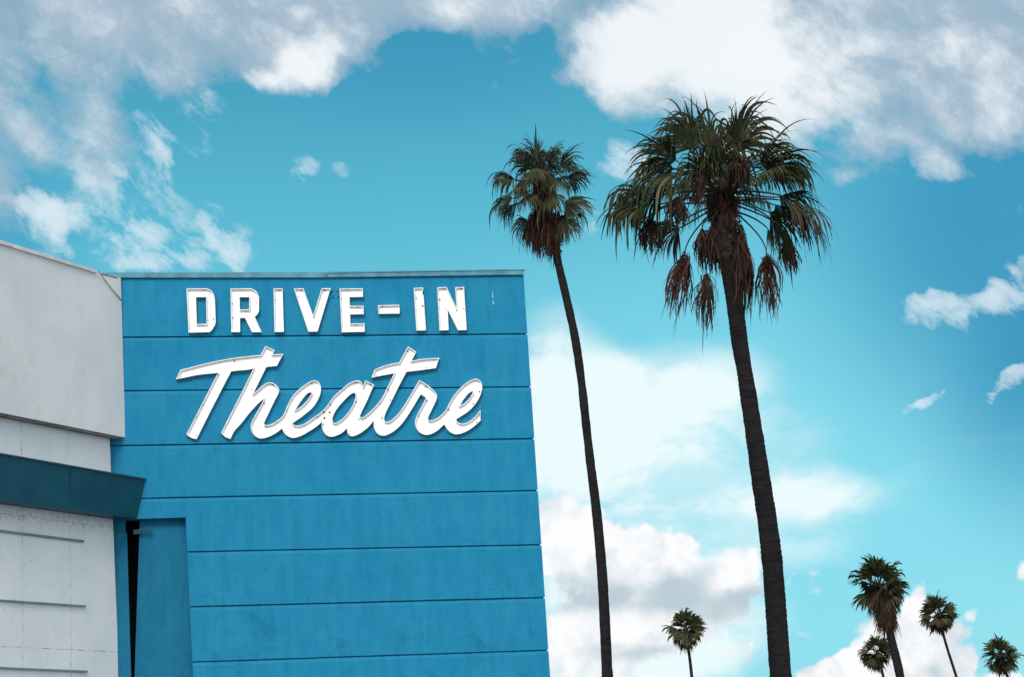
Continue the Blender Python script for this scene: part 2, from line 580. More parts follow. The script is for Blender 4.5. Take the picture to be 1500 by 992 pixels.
def letter(name, label, cat, outer, holes, dots, group=None, sm=False, bolts=()):
    loops = [outer] + list(holes)
    if sm: loops = [smooth_loop(l) for l in loops]
    L3 = [[FB.px(x, y, RD) for x, y in l] for l in loops]
    cx_ = sum(p.x for p in L3[0]) / len(L3[0]); cz_ = min(p.z for p in L3[0])
    c0 = V((cx_, 0, cz_))
    root = empty(name, FB.M @ Matrix.Translation(c0))
    tag(root, label, cat, group)
    L3 = [[p - c0 for p in l] for l in L3]
    # back sheet
    f = MB()
    flat = [p for l in L3 for p in l]
    tris = tessellate_polygon([[V((p.x, p.z, 0)) for p in l] for l in L3])
    f.v = [(p.x, -FACE, p.z) for p in flat]
    f.f = [tuple(t) for t in tris]
    me = bpy.data.meshes.new('face'); me.from_pydata(f.v, [], f.f); me.materials.append(LETTER)
    fo = link('face', me, root)
    # side returns, a strip of sheet metal folded round every outline
    s_ = MB()
    for l in L3:
        area = sum(l[i].x * l[(i + 1) % len(l)].z - l[(i + 1) % len(l)].x * l[i].z for i in range(len(l)))
        first = l is L3[0]
        th = 0.011
        inn = []
        n_ = len(l)
        sgn = 1 if (area > 0) == first else -1
        for i in range(n_):
            a, b_, c_ = l[i - 1], l[i], l[(i + 1) % n_]
            d1 = V((b_.x - a.x, b_.z - a.z)); d2_ = V((c_.x - b_.x, c_.z - b_.z))
            if d1.length < 1e-7 or d2_.length < 1e-7: inn.append(b_.copy()); continue
            d1.normalize(); d2_.normalize()
            n1_ = V((-d1.y, d1.x)); n2_ = V((-d2_.y, d2_.x))
            nn = (n1_ + n2_)
            if nn.length < 0.35: nn = n1_
            nn.normalize()
            kf = th / max(0.45, nn.dot(n1_))
            inn.append(V((b_.x + nn.x * kf * sgn, b_.y, b_.z + nn.y * kf * sgn)))
        for i in range(n_):
            j = (i + 1) % n_
            a, b_, ai, bi = l[i], l[j], inn[i], inn[j]
            yb, yf = -0.004, -RD
            s_.face([(a.x, yb, a.z), (b_.x, yb, b_.z), (b_.x, yf, b_.z), (a.x, yf, a.z)])
            s_.face([(ai.x, yb, ai.z), (bi.x, yb, bi.z), (bi.x, yf, bi.z), (ai.x, yf, ai.z)])
            s_.face([(a.x, yf, a.z), (b_.x, yf, b_.z), (bi.x, yf, bi.z), (ai.x, yf, ai.z)])
    me = bpy.data.meshes.new('rim'); me.from_pydata(s_.v, [], s_.f); me.materials.append(RIM)
    link('rim', me, root)
    if 'm' not in socket_me:
        mb = MB()
        for (r_, y0, y1) in ((0.013, 0, -0.02), (0.008, -0.02, -0.038)):
            a = [(r_ * cos(t), y0, r_ * sin(t)) for t in [2 * pi * i / 10 for i in range(10)]]
            mb.hexa(a, [(q_[0], y1, q_[2]) for q_ in a])
        o = mb.build('tube_socket', RUST)
        socket_me['m'] = o.data
        bpy.data.objects.remove(o)
    for (x, y) in dots:
        p = FB.px(x, y, FACE + .002) - c0
        o = link('tube_socket', socket_me['m'], root)
        o.location = p
        o.scale = (rnd.uniform(.5, .95),) * 3
    for (x, y) in bolts:
        disc('bolt_hole', FB.px(x, y, FACE + .006) - c0, 0.016, 0.005, HOLE, root)
    return root


c1 = lambda *a: [(250 + x / 6.25, 380 + y / 6.25) for x, y in a]
c2 = lambda *a: [(480 + x / 6.25, 380 + y / 6.25) for x, y in a]
GRP = 'white block letters along the top of the blue wall'
TXT = 'white open channel letter %s'
letter('channel_letter', TXT % 'D, first block letter of the top row, nearest the grey panel', 'letter',
       [(273.2, 422.9), (301.2, 422.4), (306, 423.4), (310, 426.2), (313.2, 431.2), (314.8, 438.4), (316.1, 471.2), (315, 476), (313.2, 479.2), (310.5, 483.3), (306.8, 486.4), (276.4, 487.2)],
       [[(287.1, 435.2), (302, 435.2), (302.8, 474.4), (288.4, 474.7)]], c1((300, 283), (340, 560), (392, 545), (175, 628)), GRP)
letter('channel_letter', TXT % 'R with a slanted leg and a square hole', 'letter',
       [(337.7, 422.9), (367.6, 422.4), (372.5, 424.6), (376.4, 428), (379.3, 435.2), (379.6, 455.2), (377, 460.5), (373.2, 464), (383.1, 486.4), (369.2, 486.4), (358.8, 465.6), (351.6, 465.9), (351.9, 486.4), (339.1, 486.4)],
       [[(351.1, 435.2), (365.2, 435.2), (365.2, 453.3), (351.6, 453.6)]], c1((563, 405), (568, 535), (785, 397), (688, 470)), GRP)
letter('channel_letter', TXT % 'I standing between the R and the V', 'letter',
       [(400.9, 422.9), (414, 422.6), (415.9, 485.9), (402.3, 486.4)], [], c1((960, 372), (995, 283)), GRP)
letter('channel_letter', TXT % 'V, beside four small dark bolt holes', 'letter',
       [(430.8, 422.9), (444.4, 422.4), (458.8, 462.4), (471.3, 422.4), (484.4, 422.1), (465.2, 485.6), (451.9, 485.9)], [],
       c1((1165, 340), (1200, 285), (1310, 530), (1410, 285)), GRP)
letter('channel_letter', TXT % 'E with three short arms', 'letter',
       [(497.6, 422.9), (531.2, 422.4), (532, 434.7), (512, 435.2), (512.5, 448), (532.5, 448), (532.8, 460), (512.8, 460.5), (513.3, 474.1), (533.9, 473.8), (534.4, 485.9), (500.8, 486.7)],
       [], c2((183, 280), (125, 360), (275, 437), (247, 598)), GRP)
letter('channel_hyphen', 'short white channel hyphen between the E and the second I', 'hyphen',
       [(553.9, 447.2), (584.8, 446.4), (584.3, 449.5), (585.6, 452), (585.3, 459.2), (554.9, 459.7)], [], c2((500, 432)), GRP)
letter('channel_letter', TXT % 'I between the hyphen and the N, its right edge chipped', 'letter',
       [(606.4, 421.9), (619.5, 421.3), (619.9, 425), (618.9, 427), (619.3, 431), (620.6, 433), (624, 483.7), (610.4, 484.3)], [], c2((810, 355), (867, 425)), GRP)
letter('channel_letter', TXT % 'N, last block letter of the top row', 'letter',
       [(640.8, 421.3), (653.9, 420.3), (669.3, 452), (667.2, 421), (679.7, 420.3), (683.7, 483.2), (671.2, 483.7), (656, 453.9), (657.3, 483.7), (644.3, 484)],
       [], c2((1065, 280), (1025, 368), (1080, 452), (1175, 468), (1220, 270), (1243, 450)), GRP)

TH = [(257.7, 555.6), (264.9, 541.5), (277.4, 538.7), (298.4, 533.1), (322.6, 527.8), (346.8, 523.8), (366.1, 521.6), (381.5, 520.2),
      (389.1, 506.9), (402, 513.3), (399.2, 519), (414.9, 518.5), (405.6, 535.9), (390.3, 537.5), (371.0, 576.6),
      (382.3, 566.9), (389.5, 561.7), (395.2, 560.3), (400.8, 561.7), (406.0, 565.6), (409, 570.2), (408.3, 575.6), (401.6, 588.5), (393.5, 605.5), (387.1, 619.2),
      (387.6, 621.8), (390.3, 622.8), (396.8, 621.6), (406.5, 616), (414.5, 608.7), (419.4, 598.2), (424.2, 587.7), (430.6, 578.1), (438.3, 570.2), (449.2, 562.1),
      (457.1, 557.9), (462.9, 557.3), (466.9, 560.1), (469.6, 565), (470.2, 571.8), (468.1, 580.5), (462.1, 591.8), (455.6, 599.6), (448.5, 605.4), (440.3, 611.9), (430.6, 618.4), (428.1, 620),
      (430.6, 622.6), (436.3, 623.6), (445.2, 621.2), (458.1, 612.6), (470.2, 603.9), (478.2, 595.8), (482.3, 590.2), (487.9, 582.1), (495.2, 574.8), (501.6, 569.4),
      (509, 563), (518, 558.4), (525.2, 557.3), (529.2, 560), (531.6, 566.4), (535.6, 557.3), (548.1, 564), (544.4, 571.6), (537.1, 588.5), (527.4, 608.7),
      (527.9, 611.3), (530.6, 611.5), (538.7, 606.3), (550.8, 594.2), (558.1, 585.3), (562.3, 578.4), (566.0, 570.6), (577.6, 546.8), (562.3, 549.6), (544.5, 553), (549, 541.1),
      (563.9, 535.5), (575.2, 532.7), (584.8, 531), (597.7, 507.7), (609.7, 515.3), (603, 528.6), (618.7, 525.8), (643.7, 524.2), (638.5, 539.1), (618.7, 541.9), (595.3, 544.8),
      (582.0, 570.6), (575.2, 584.5), (565.5, 603.9), (562.7, 612.7), (563.9, 617.2), (567.1, 618), (572.7, 616), (581.6, 607.9), (592.1, 594.2), (600.6, 580),
      (607.4, 568.5), (614.3, 556.9), (626.8, 564.5), (635.2, 572), (639.3, 577.3), (640.1, 582.1), (638.5, 587.7), (632.4, 600.6), (627.2, 611.9), (628, 615.8), (633.3, 615.6),
      (643.4, 610.5), (653.4, 600.4), (658.5, 590.3), (666.6, 577.2), (676.6, 566.1), (686.7, 558.6), (695.8, 555), (701.8, 556.6), (705.4, 561.1), (706.4, 568.2), (704.4, 577.2),
      (698.8, 588.3), (688.7, 600.4), (676.6, 609), (668.1, 614), (669.6, 617.6), (673.6, 620.1), (678.7, 620.6), (687.7, 617.1), (696.8, 609.5), (703.7, 600.9), (704.1, 616),
      (695.8, 623.6), (685.7, 630.7), (676.6, 634.7), (669.6, 636.2), (662.5, 634.7), (655.5, 629.2), (650.9, 621.6), (643.4, 628.7), (635.3, 634.2), (627.2, 637), (620.2, 636.2),
      (613.1, 631.7), (609.1, 624.6), (608.3, 617.6), (610.1, 610.5), (615.1, 600.4), (623.0, 585.6), (623.7, 582.3), (616.6, 577.7), (611.2, 586.2), (602.6, 600.6), (591.3, 617.6),
      (581.6, 628.1), (571.9, 634.9), (563.9, 638.1), (557.4, 637.7), (551.8, 633.7), (548.1, 626.5), (547.3, 616.4), (540.5, 624.8), (530, 633.2), (521, 637.9), (515.3, 639.2),
      (511.3, 637.3), (508.9, 632.9), (508.2, 627.3), (501.6, 633.7), (491.9, 638.5), (484.7, 639.8), (478.2, 637.3), (473.4, 631.3), (471.6, 624), (471.6, 618), (463.7, 624.8),
      (450, 633.7), (438.7, 639.4), (429, 641.4), (421, 638.5), (415.3, 632.9), (413.3, 627.7), (406.5, 632.9), (396.8, 638.5), (386.3, 641.9), (379, 641.8), (372.6, 637.7),
      (368.5, 631.3), (367.3, 624.8), (368.5, 619.2), (375, 606.3), (382.3, 593.4), (386.7, 584.5), (380.6, 588.9), (366.1, 604.2), (357.3, 615.4), (352.4, 621.6), (343.5, 631.3),
      (337.5, 643), (330.6, 640.4), (323.8, 634.1), (356.5, 570), (371.4, 539.5), (363.3, 541.5), (350, 542.7), (338.7, 544), (324.8, 570.6), (306.5, 606.3), (287.9, 643.4),
      (280.6, 641.6), (273, 636.5), (306.5, 571), (319.4, 546), (290.3, 549.2), (270.2, 553.2)]
TH_H = [[(455.6, 574.8), (450.8, 576), (442.7, 585.3), (435.5, 595.8), (432.7, 600.6), (439.5, 596.6), (448.4, 588.5), (454.8, 579.7), (456.8, 576)],
        [(518.5, 575.2), (512.9, 578.1), (501.6, 589.4), (491.9, 601.5), (487.1, 612.7), (487.9, 619.2), (491.9, 620), (500, 614.8), (509.7, 604.7), (516.9, 593.4), (521, 582.1), (521, 577.3)],
        [(692.3, 572.7), (686.7, 576.2), (679.7, 584.3), (673.8, 594.4), (680.7, 590.3), (687.7, 583.3), (692.5, 575.2)]]
dA = [(583, 180), (100, 325), (433, 312), (298, 577), (240, 695), (237, 862), (748, 440), (672, 688), (575, 820), (745, 815), (870, 785), (1063, 632), (1292, 385), (935, 400), (1040, 828), (1345, 688), (855, 565), (1397, 760)]
dB = [(320, 380), (450, 400), (85, 580), (325, 552), (345, 715), (615, 443), (543, 570), (638, 535), (795, 90), (1035, 170), (965, 240), (505, 310), (960, 415), (970, 543), (893, 683), (1167, 625), (1370, 450), (1395, 570), (1425, 740), (262, 850), (567, 850), (558, 700), (1450, 460)]
letter('script_sign', 'joined white cursive channel lettering reading Theatre below the block letters', 'sign', TH, TH_H,
       [(250 + x / 6.25, 500 + y / 6.25) for x, y in dA] + [(470 + x / 6.25, 500 + y / 6.25) for x, y in dB],
       sm=True, bolts=[(474.3, 604), (482.8, 604), (475.1, 612.5)])

# ------------------------------------------------------------------ white annex
ann = empty('annex_building', FW.M)
tag(ann, 'pale annex with overhanging grey panel and dark teal canopy, left of the blue wall', 'building')


def wx(off, xpix, ypix):
    """where a line at distance off in front of the annex wall meets the blue front (local x)"""
    return FW.px(xpix, ypix, off)


zs = FW.px(100, 735).z
zsoff = 0.5 * (FW.px(184, 641, OFF_F).z + FW.px(60, 617, OFF_F).z)
xl = FW.px(-190, 700).x
# lower wall
xr1, xr2 = FW.px(161, 650), FW.px(174.5, 992)
fx = lambda z: xr1.x + (z - xr1.z) * (xr2.x - xr1.x) / (xr2.z - xr1.z)
z1w = zsoff + 0.3
vl = [FW.px(103, 850).x, FW.px(33, 850).x, FW.px(-60, 800).x]
hl = [FW.px(90, 764).z, FW.px(105, 952).z]
WHITE = m_whitewall(vl, hl)
wm = MB()
q = [V((xl, 0, 0)), V((fx(0), 0, 0)), V((fx(z1w), 0, z1w)), V((xl, 0, z1w))]
wm.hexa(q, [V((p.x - .02, 0.22, p.z)) for p in q])
wm.build('wall', WHITE, ann)
# overhanging panel
q = [FW.px(-190, 567, OFF_F), FW.px(184, 641.3, OFF_F), FW.px(177.3, 407.5, OFF_F), FW.px(146, 399.2, OFF_F), FW.px(142, 397.5, OFF_F), FW.px(-190, 293, OFF_F)]
q[0].z = q[1].z; q[0].z = 0.5 * (q[1].z + FW.px(0, 605, OFF_F).z)
pm = MB()
pm.hexa(q, [V((p.x - (0.01), 0.3, p.z)) for p in q])
pm.build('fascia_panel', PANEL, ann, bevel=0.006)
# soffit lining with stain, slightly below
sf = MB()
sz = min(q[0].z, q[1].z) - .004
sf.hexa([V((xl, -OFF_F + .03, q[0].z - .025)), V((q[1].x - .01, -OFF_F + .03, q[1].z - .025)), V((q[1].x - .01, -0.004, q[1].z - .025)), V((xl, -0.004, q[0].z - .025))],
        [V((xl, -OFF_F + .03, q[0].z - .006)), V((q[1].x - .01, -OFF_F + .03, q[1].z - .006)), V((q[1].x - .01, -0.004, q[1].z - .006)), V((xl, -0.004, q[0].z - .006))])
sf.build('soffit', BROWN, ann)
# flashing over the panel, broken off before the corner
cm = MB()
a = [FW.px(-190, 299, OFF_F + .035), FW.px(142, 400.2, OFF_F + .035), FW.px(141, 395.5, OFF_F + .035), FW.px(-190, 291.5, OFF_F + .035)]
cm.hexa(a, [V((p.x, 0.3, p.z)) for p in a])
cm.build('flashing', CAPW, ann, bevel=.004)
cm = MB()
a = [FW.px(148, 402.0, OFF_F + .006), FW.px(173, 408.0, OFF_F + .006), FW.px(171, 406.0, OFF_F + .006), FW.px(148, 400.0, OFF_F + .006)]
cm.hexa(a, [V((p.x, 0.1, p.z + .01)) for p in a])
cm.build('corner_flashing', BROWN, ann)
# loose cable
cb = MB()
pts = [FW.px(142.5, 396.5, OFF_F + .04), FW.px(145, 398.5, OFF_F + .04), FW.px(149, 403, OFF_F + .03), FW.px(155, 412, OFF_F + .02), FW.px(164, 423.5, OFF_F + .02), FW.px(178, 440, OFF_F + .015)]
cb.tube(pts, 0.008, 6)
cb.build('cable', WIRE, ann, smooth=True)
# canopy with a slanted front
T1, T0 = FW.px(212.5, 703.5, OFF_T), FW.px(-190, 628, OFF_T)
B1, B0 = FW.px(201, 760, OFF_B), FW.px(-190, 705, OFF_B)
T0.z = 0.5 * (T1.z + FW.px(0, 665.5, OFF_T).z) ; T0.x = xl; B0.x = xl
B0.z = 0.5 * (B1.z + FW.px(0, 735, OFF_B).z)
cmB = MB()


def canopy_end(p, full):
    return [p[0], p[1], V((p[2].x, -0.002, p[1].z)), V((p[2].x, -0.002, p[0].z))]


# right end is cut to lie against the blue front
def against(off, z):
    """annex-local point on the blue front plane, 3 mm proud, at distance off"""
    # intersection of the two planes
    nB, oB = FB.n, FB.o - FB.n * 0.008
    o = FW.o - FW.n * off
    t = (oB - o).dot(nB) / FW.d.dot(nB)
    return V((t, -off, z))


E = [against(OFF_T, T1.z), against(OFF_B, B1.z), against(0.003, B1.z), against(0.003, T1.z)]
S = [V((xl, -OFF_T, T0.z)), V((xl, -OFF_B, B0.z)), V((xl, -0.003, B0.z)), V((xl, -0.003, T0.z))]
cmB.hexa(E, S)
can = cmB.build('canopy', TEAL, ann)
lp = MB()
up_ = 0.028
a = [V((p.x, p.y - .02, p.z)) for p in (S[0], E[0])]
lp.hexa([V((a[0].x, a[0].y, a[0].z + .002)), V((a[1].x + .005, a[1].y, a[1].z + .002)), V((a[1].x + .005, a[1].y, a[1].z + up_)), V((a[0].x, a[0].y, a[0].z + up_))],
        [V((a[0].x, a[0].y + .14, a[0].z + .002)), V((a[1].x - .06, a[1].y + .14, a[1].z + .002)), V((a[1].x - .06, a[1].y + .14, a[1].z + up_)), V((a[0].x, a[0].y + .14, a[0].z + up_))])
lp.build('edge_strip', TEALB, can)
sm_ = MB()
for xp in (103,):
    a, b2 = FW.px(xp, 683, OFF_T), FW.px(xp - 2, 748, OFF_B)
    a = S[0].lerp(E[0], (a.x - xl) / (E[0].x - xl)); b2 = S[1].lerp(E[1], (b2.x - xl) / (E[1].x - xl))
    a = a + V((0, -.003, -.02)); b2 = b2 + V((0, -.003, .01))
    sm_.hexa([a, b2, b2 + V((.004, 0, 0)), a + V((.004, 0, 0))], [a + V((0, .02, 0)), b2 + V((0, .02, 0)), b2 + V((.004, .02, 0)), a + V((.004, .02, 0))])
sm_.build('seam', DARK, can)
# battens
bt = None
for (a, b2, t) in (((0, 775.8), (123.5, 791.4), 3.0), ((0, 878), (126.5, 886.6), 2.7), ((0, 976.8), (129, 982.4), 2.8)):
    off = 0.035
    A, B_ = FW.px(*a, off), FW.px(*b2, off)
    A2, B2 = FW.px(a[0], a[1] + t, off), FW.px(b2[0], b2[1] + t, off)
    kx = (xl - A.x) / (B_.x - A.x)
    A, A2 = A + (B_ - A) * kx, A2 + (B2 - A2) * kx
    mb = MB(); mb.hexa([A2, B2, B_, A], [V((p.x, -0.002, p.z)) for p in (A2, B2, B_, A)])
    mb.build('batten', BATT, ann, bevel=.003)
# body of the annex behind its front
bd = MB()
bd.box(xl, xl + 0.25, 0.221, 4, 0, z1w)
bd.build('side_wall', WHITE, ann)

# ------------------------------------------------------------------ palms
GREEN = [(0.030, 0.040, 0.014), (0.042, 0.050, 0.020), (0.022, 0.030, 0.012), (0.062, 0.066, 0.030), (0.034, 0.040, 0.017)]
DEAD = [(0.088, 0.036, 0.029), (0.052, 0.028, 0.022), (0.115, 0.048, 0.040), (0.032, 0.021, 0.017), (0.024, 0.018, 0.015), (0.04, 0.026, 0.02)]


def lerp3(a, b_, t):
    return tuple(x + (y - x) * t for x, y in zip(a, b_))


def blade(mb, hub, axis, side, L, nseg, steps, spread, droop, fused, dead, wmul=1.0, thr=0.12, rr=rnd, lum=1.0):
    nrm = axis.cross(side).normalized()
    ph0 = -spread
    dphi = 2 * spread / (nseg - 1)
    gcol = rr.choice(GREEN)
    gcol = tuple(x * lum for x in gcol)
    dcol = rr.choice(DEAD)
    for i in range(nseg):
        ph = ph0 + dphi * i + rr.uniform(-.3, .3) * dphi
        Ls = L * (0.62 + 0.38 * cos(ph * 0.75)) * rr.uniform(0.78, 1.12)
        g_ = droop * rr.uniform(0.35, 1.7)
        thread = rr.random() < thr
        if thread: Ls *= rr.uniform(1.15, 1.5); g_ *= 1.5
        d = (axis * cos(ph) + side * sin(ph)).normalized()
        # the two halves fold up slightly like a shallow keel
        d = (d + nrm * 0.22 * abs(sin(ph))).normalized()
        p = hub.copy()
        ds = Ls / steps
        rows = []
        sway = V((rr.gauss(0, .22), rr.gauss(0, .22), 0))
        gc = lerp3(gcol, rr.choice(GREEN), 0.5)
        if rr.random() < .13: gc = lerp3(gc, (.15, .135, .085), .6)
        dc = lerp3(dcol, rr.choice(DEAD), 0.6)
        for k_ in range(steps + 1):
            t = k_ / steps
            wfan = t * Ls * dphi * 0.62
            wmax = fused * Ls * dphi * 0.62
            if t <= fused: wd = wfan
            else: wd = wmax * (1 - (t - fused) / (1 - fused)) ** 0.8
            wd = max(wd, 0.0025) * wmul
            perp = d.cross(nrm)
            if perp.length < 0.1: perp = d.cross(V((0.6, 0.3, 0.2)))
            perp.normalize()
            if t > fused: perp = (perp + V((rr.uniform(-.2, .2), rr.uniform(-.2, .2), 0))).normalized()
            tt = min(1.0, max(0.0, dead * 1.55 - 0.55 + (t - 0.35) * 0.9 * (0.35 + dead)))
            rows.append((p - perp * wd, p + perp * wd, lerp3(gc, dc, tt)))
            p = p + d * ds
            f_ = 0.3 if t < fused * .75 else 2.6 + 1.5 * (t - fused)
            d = (d + (V((0, 0, -1)) * g_ * f_ + (sway * f_ if t > fused else V((0, 0, 0)))) / steps).normalized()
        base = len(mb.v)
        for a, b_, c_ in rows:
            mb.v += [tuple(a), tuple(b_)]; mb.c += [c_, c_]
        for k_ in range(steps):
            j = base + 2 * k_
            mb.f.append((j, j + 1, j + 3, j + 2))


def plume(mb, hub, L, width, n, rr, steps=8, w0=.013, down=V((0, 0, -1)), red=.45):
    """a collapsed dead leaf: strands gathered at the stalk, bellying out and hanging ragged"""
    ex = down.cross(V((.3, 1, .2))).normalized(); ey = down.cross(ex)
    base_c = rr.choice(DEAD[:3]) if rr.random() < red else rr.choice(DEAD[3:])
    for i in range(n):
        r_ = sqrt(rr.random()); th = rr.uniform(0, 2 * pi)
        lat = (ex * cos(th) + ey * sin(th)) * r_ * width / 2
        Ls = L * rr.uniform(.45, 1.0) * (1 - .2 * r_)
        if rr.random() < .05: Ls *= 1.25
        wob = (ex * rr.gauss(0, 1) + ey * rr.gauss(0, 1)) * width * .09
        wd = w0 * rr.uniform(.6, 1.7)
        c_ = lerp3(base_c, rr.choice(DEAD), rr.uniform(.2, .9))
        pa = (ex * cos(th * 3) + ey * sin(th * 3))
        b0 = len(mb.v)
        start = hub + down * rr.uniform(-.02, .12) * L
        for k_ in range(steps + 1):
            t = k_ / steps
            s_ = min(1.0, (t * 1.7) ** .7)
            p = start + down * Ls * t + lat * min(1, s_) + wob * sin(t * 5 + th)
            w_k = wd * (1 - t) ** .45 * (.6 + .4 * min(1, t * 4)) + .002
            mb.v += [tuple(p - pa * w_k), tuple(p + pa * w_k)]; mb.c += [c_, c_]
        for k_ in range(steps):
            j = b0 + 2 * k_
            mb.f.append((j, j + 1, j + 3, j + 2))


def petiole(mb, a, hub, axis, r0_, r1_, c_, n=5, steps=8, lift=0.25):
    L = (hub - a).length
    m1 = a + ((hub - a).normalized() + UP * lift) * L * 0.4
    m2 = hub - axis * L * 0.3
    pts = []
    for k_ in range(steps + 1):
        t = k_ / steps
        pts.append(a * (1 - t) ** 3 + m1 * 3 * t * (1 - t) ** 2 + m2 * 3 * t * t * (1 - t) + hub * t ** 3)
    before = len(mb.v)
    mb.tube(pts, [r0_ + (r1_ - r0_) * i / steps for i in range(steps + 1)], n)
    mb.c += [c_] * (len(mb.v) - before)


def trunk(rows, dist, name, parent, base_flare=1.2, seed=0, ringh=0.11, frm=None):
    """rows: (x, y, width) down the photo's trunk; continued to the ground"""
    P_ = []
    for (x, y, wd) in rows:
        p = at(x, y, dist)
        P_.append((p, wd / 2 / F * (p - EYE).length))
    a, b_ = P_[-2], P_[-1]
    if len(P_) > 3: a = P_[-3]
    if b_[0].z > 0:
        sl = (b_[0] - a[0]) / (a[0].z - b_[0].z)
        # leaning eases toward the foot
        foot = b_[0] + V((sl.x * b_[0].z * 0.6, sl.y * b_[0].z * 0.6, -b_[0].z))
        mid = b_[0].lerp(foot, 0.5) + V((sl.x * b_[0].z * .12, 0, 0))
        P_.append((mid, b_[1] * 1.06)); P_.append((foot, b_[1] * base_flare))
    # resample by height
    mb = MB()
    total = P_[0][0].z
    n_rows = max(12, int(total / (ringh / 2)))
    pts, rad = [], []
    zs_ = [p.z for p, _ in P_]
    xs_ = []
    for k_ in range(n_rows + 1):
        z = total * (1 - k_ / n_rows)
        for j in range(len(P_) - 1):
            if P_[j][0].z >= z - 1e-6 >= P_[j + 1][0].z - 1e-5: break
        (p0, r0_), (p1, r1_) = P_[j], P_[j + 1]
        pm, pn = P_[max(j - 1, 0)][0], P_[min(j + 2, len(P_) - 1)][0]
        span = p0.z - p1.z
        t = (p0.z - z) / span if span > 1e-6 else 0
        def slope(q0, q1): return (q1.x - q0.x) / max(q0.z - q1.z, 1e-6)
        m0 = slope(pm, p1) * span if j > 0 else (p1.x - p0.x)
        m1 = slope(p0, pn) * span if j + 2 < len(P_) else (p1.x - p0.x)
        x = (2 * t ** 3 - 3 * t * t + 1) * p0.x + (t ** 3 - 2 * t * t + t) * m0 + (3 * t * t - 2 * t ** 3) * p1.x + (t ** 3 - t * t) * m1
        y = p0.y + (p1.y - p0.y) * t
        r = r0_ + (r1_ - r0_) * t
        pts.append(V((x, y, z)))
        rad.append(r)
    foot = pts[-1]
    N = 22
    for k_, (p, r) in enumerate(zip(pts, rad)):
        ring = (0.035 if k_ % 2 == 0 else -0.02) * (0.5 + noise.noise(V((seed, p.z * 3, 4.0))))
        lump = 0.075 * noise.noise(V((seed, p.z * 1.5, 1.0))) + 0.04 * noise.noise(V((seed + 5, p.z * 4.0, 1.0)))
        for j in range(N):
            t = 2 * pi * j / N
            nz = 0.05 * noise.noise(V((cos(t) * 2, sin(t) * 2, p.z * 3.0 + seed))) + 0.035 * noise.noise(V((cos(t) * 5, sin(t) * 5, p.z * 11.0 + seed)))
            rr_ = r * (1 + ring + lump + nz)
            mb.v.append(tuple(p + V((cos(t) * rr_, sin(t) * rr_, rnd.uniform(-.006, .006)))))
    for k_ in range(len(pts) - 1):
        for j in range(N):
            j2 = (j + 1) % N
            mb.f.append((k_ * N + j, k_ * N + j2, (k_ + 1) * N + j2, (k_ + 1) * N + j))
    mb.f.append(tuple(range(N)))
    return mb, foot, pts, rad


def rel(mb, c0):
    mb.v = [(x - c0.x, y - c0.y, z - c0.z) for x, y, z in mb.v]
    return mb


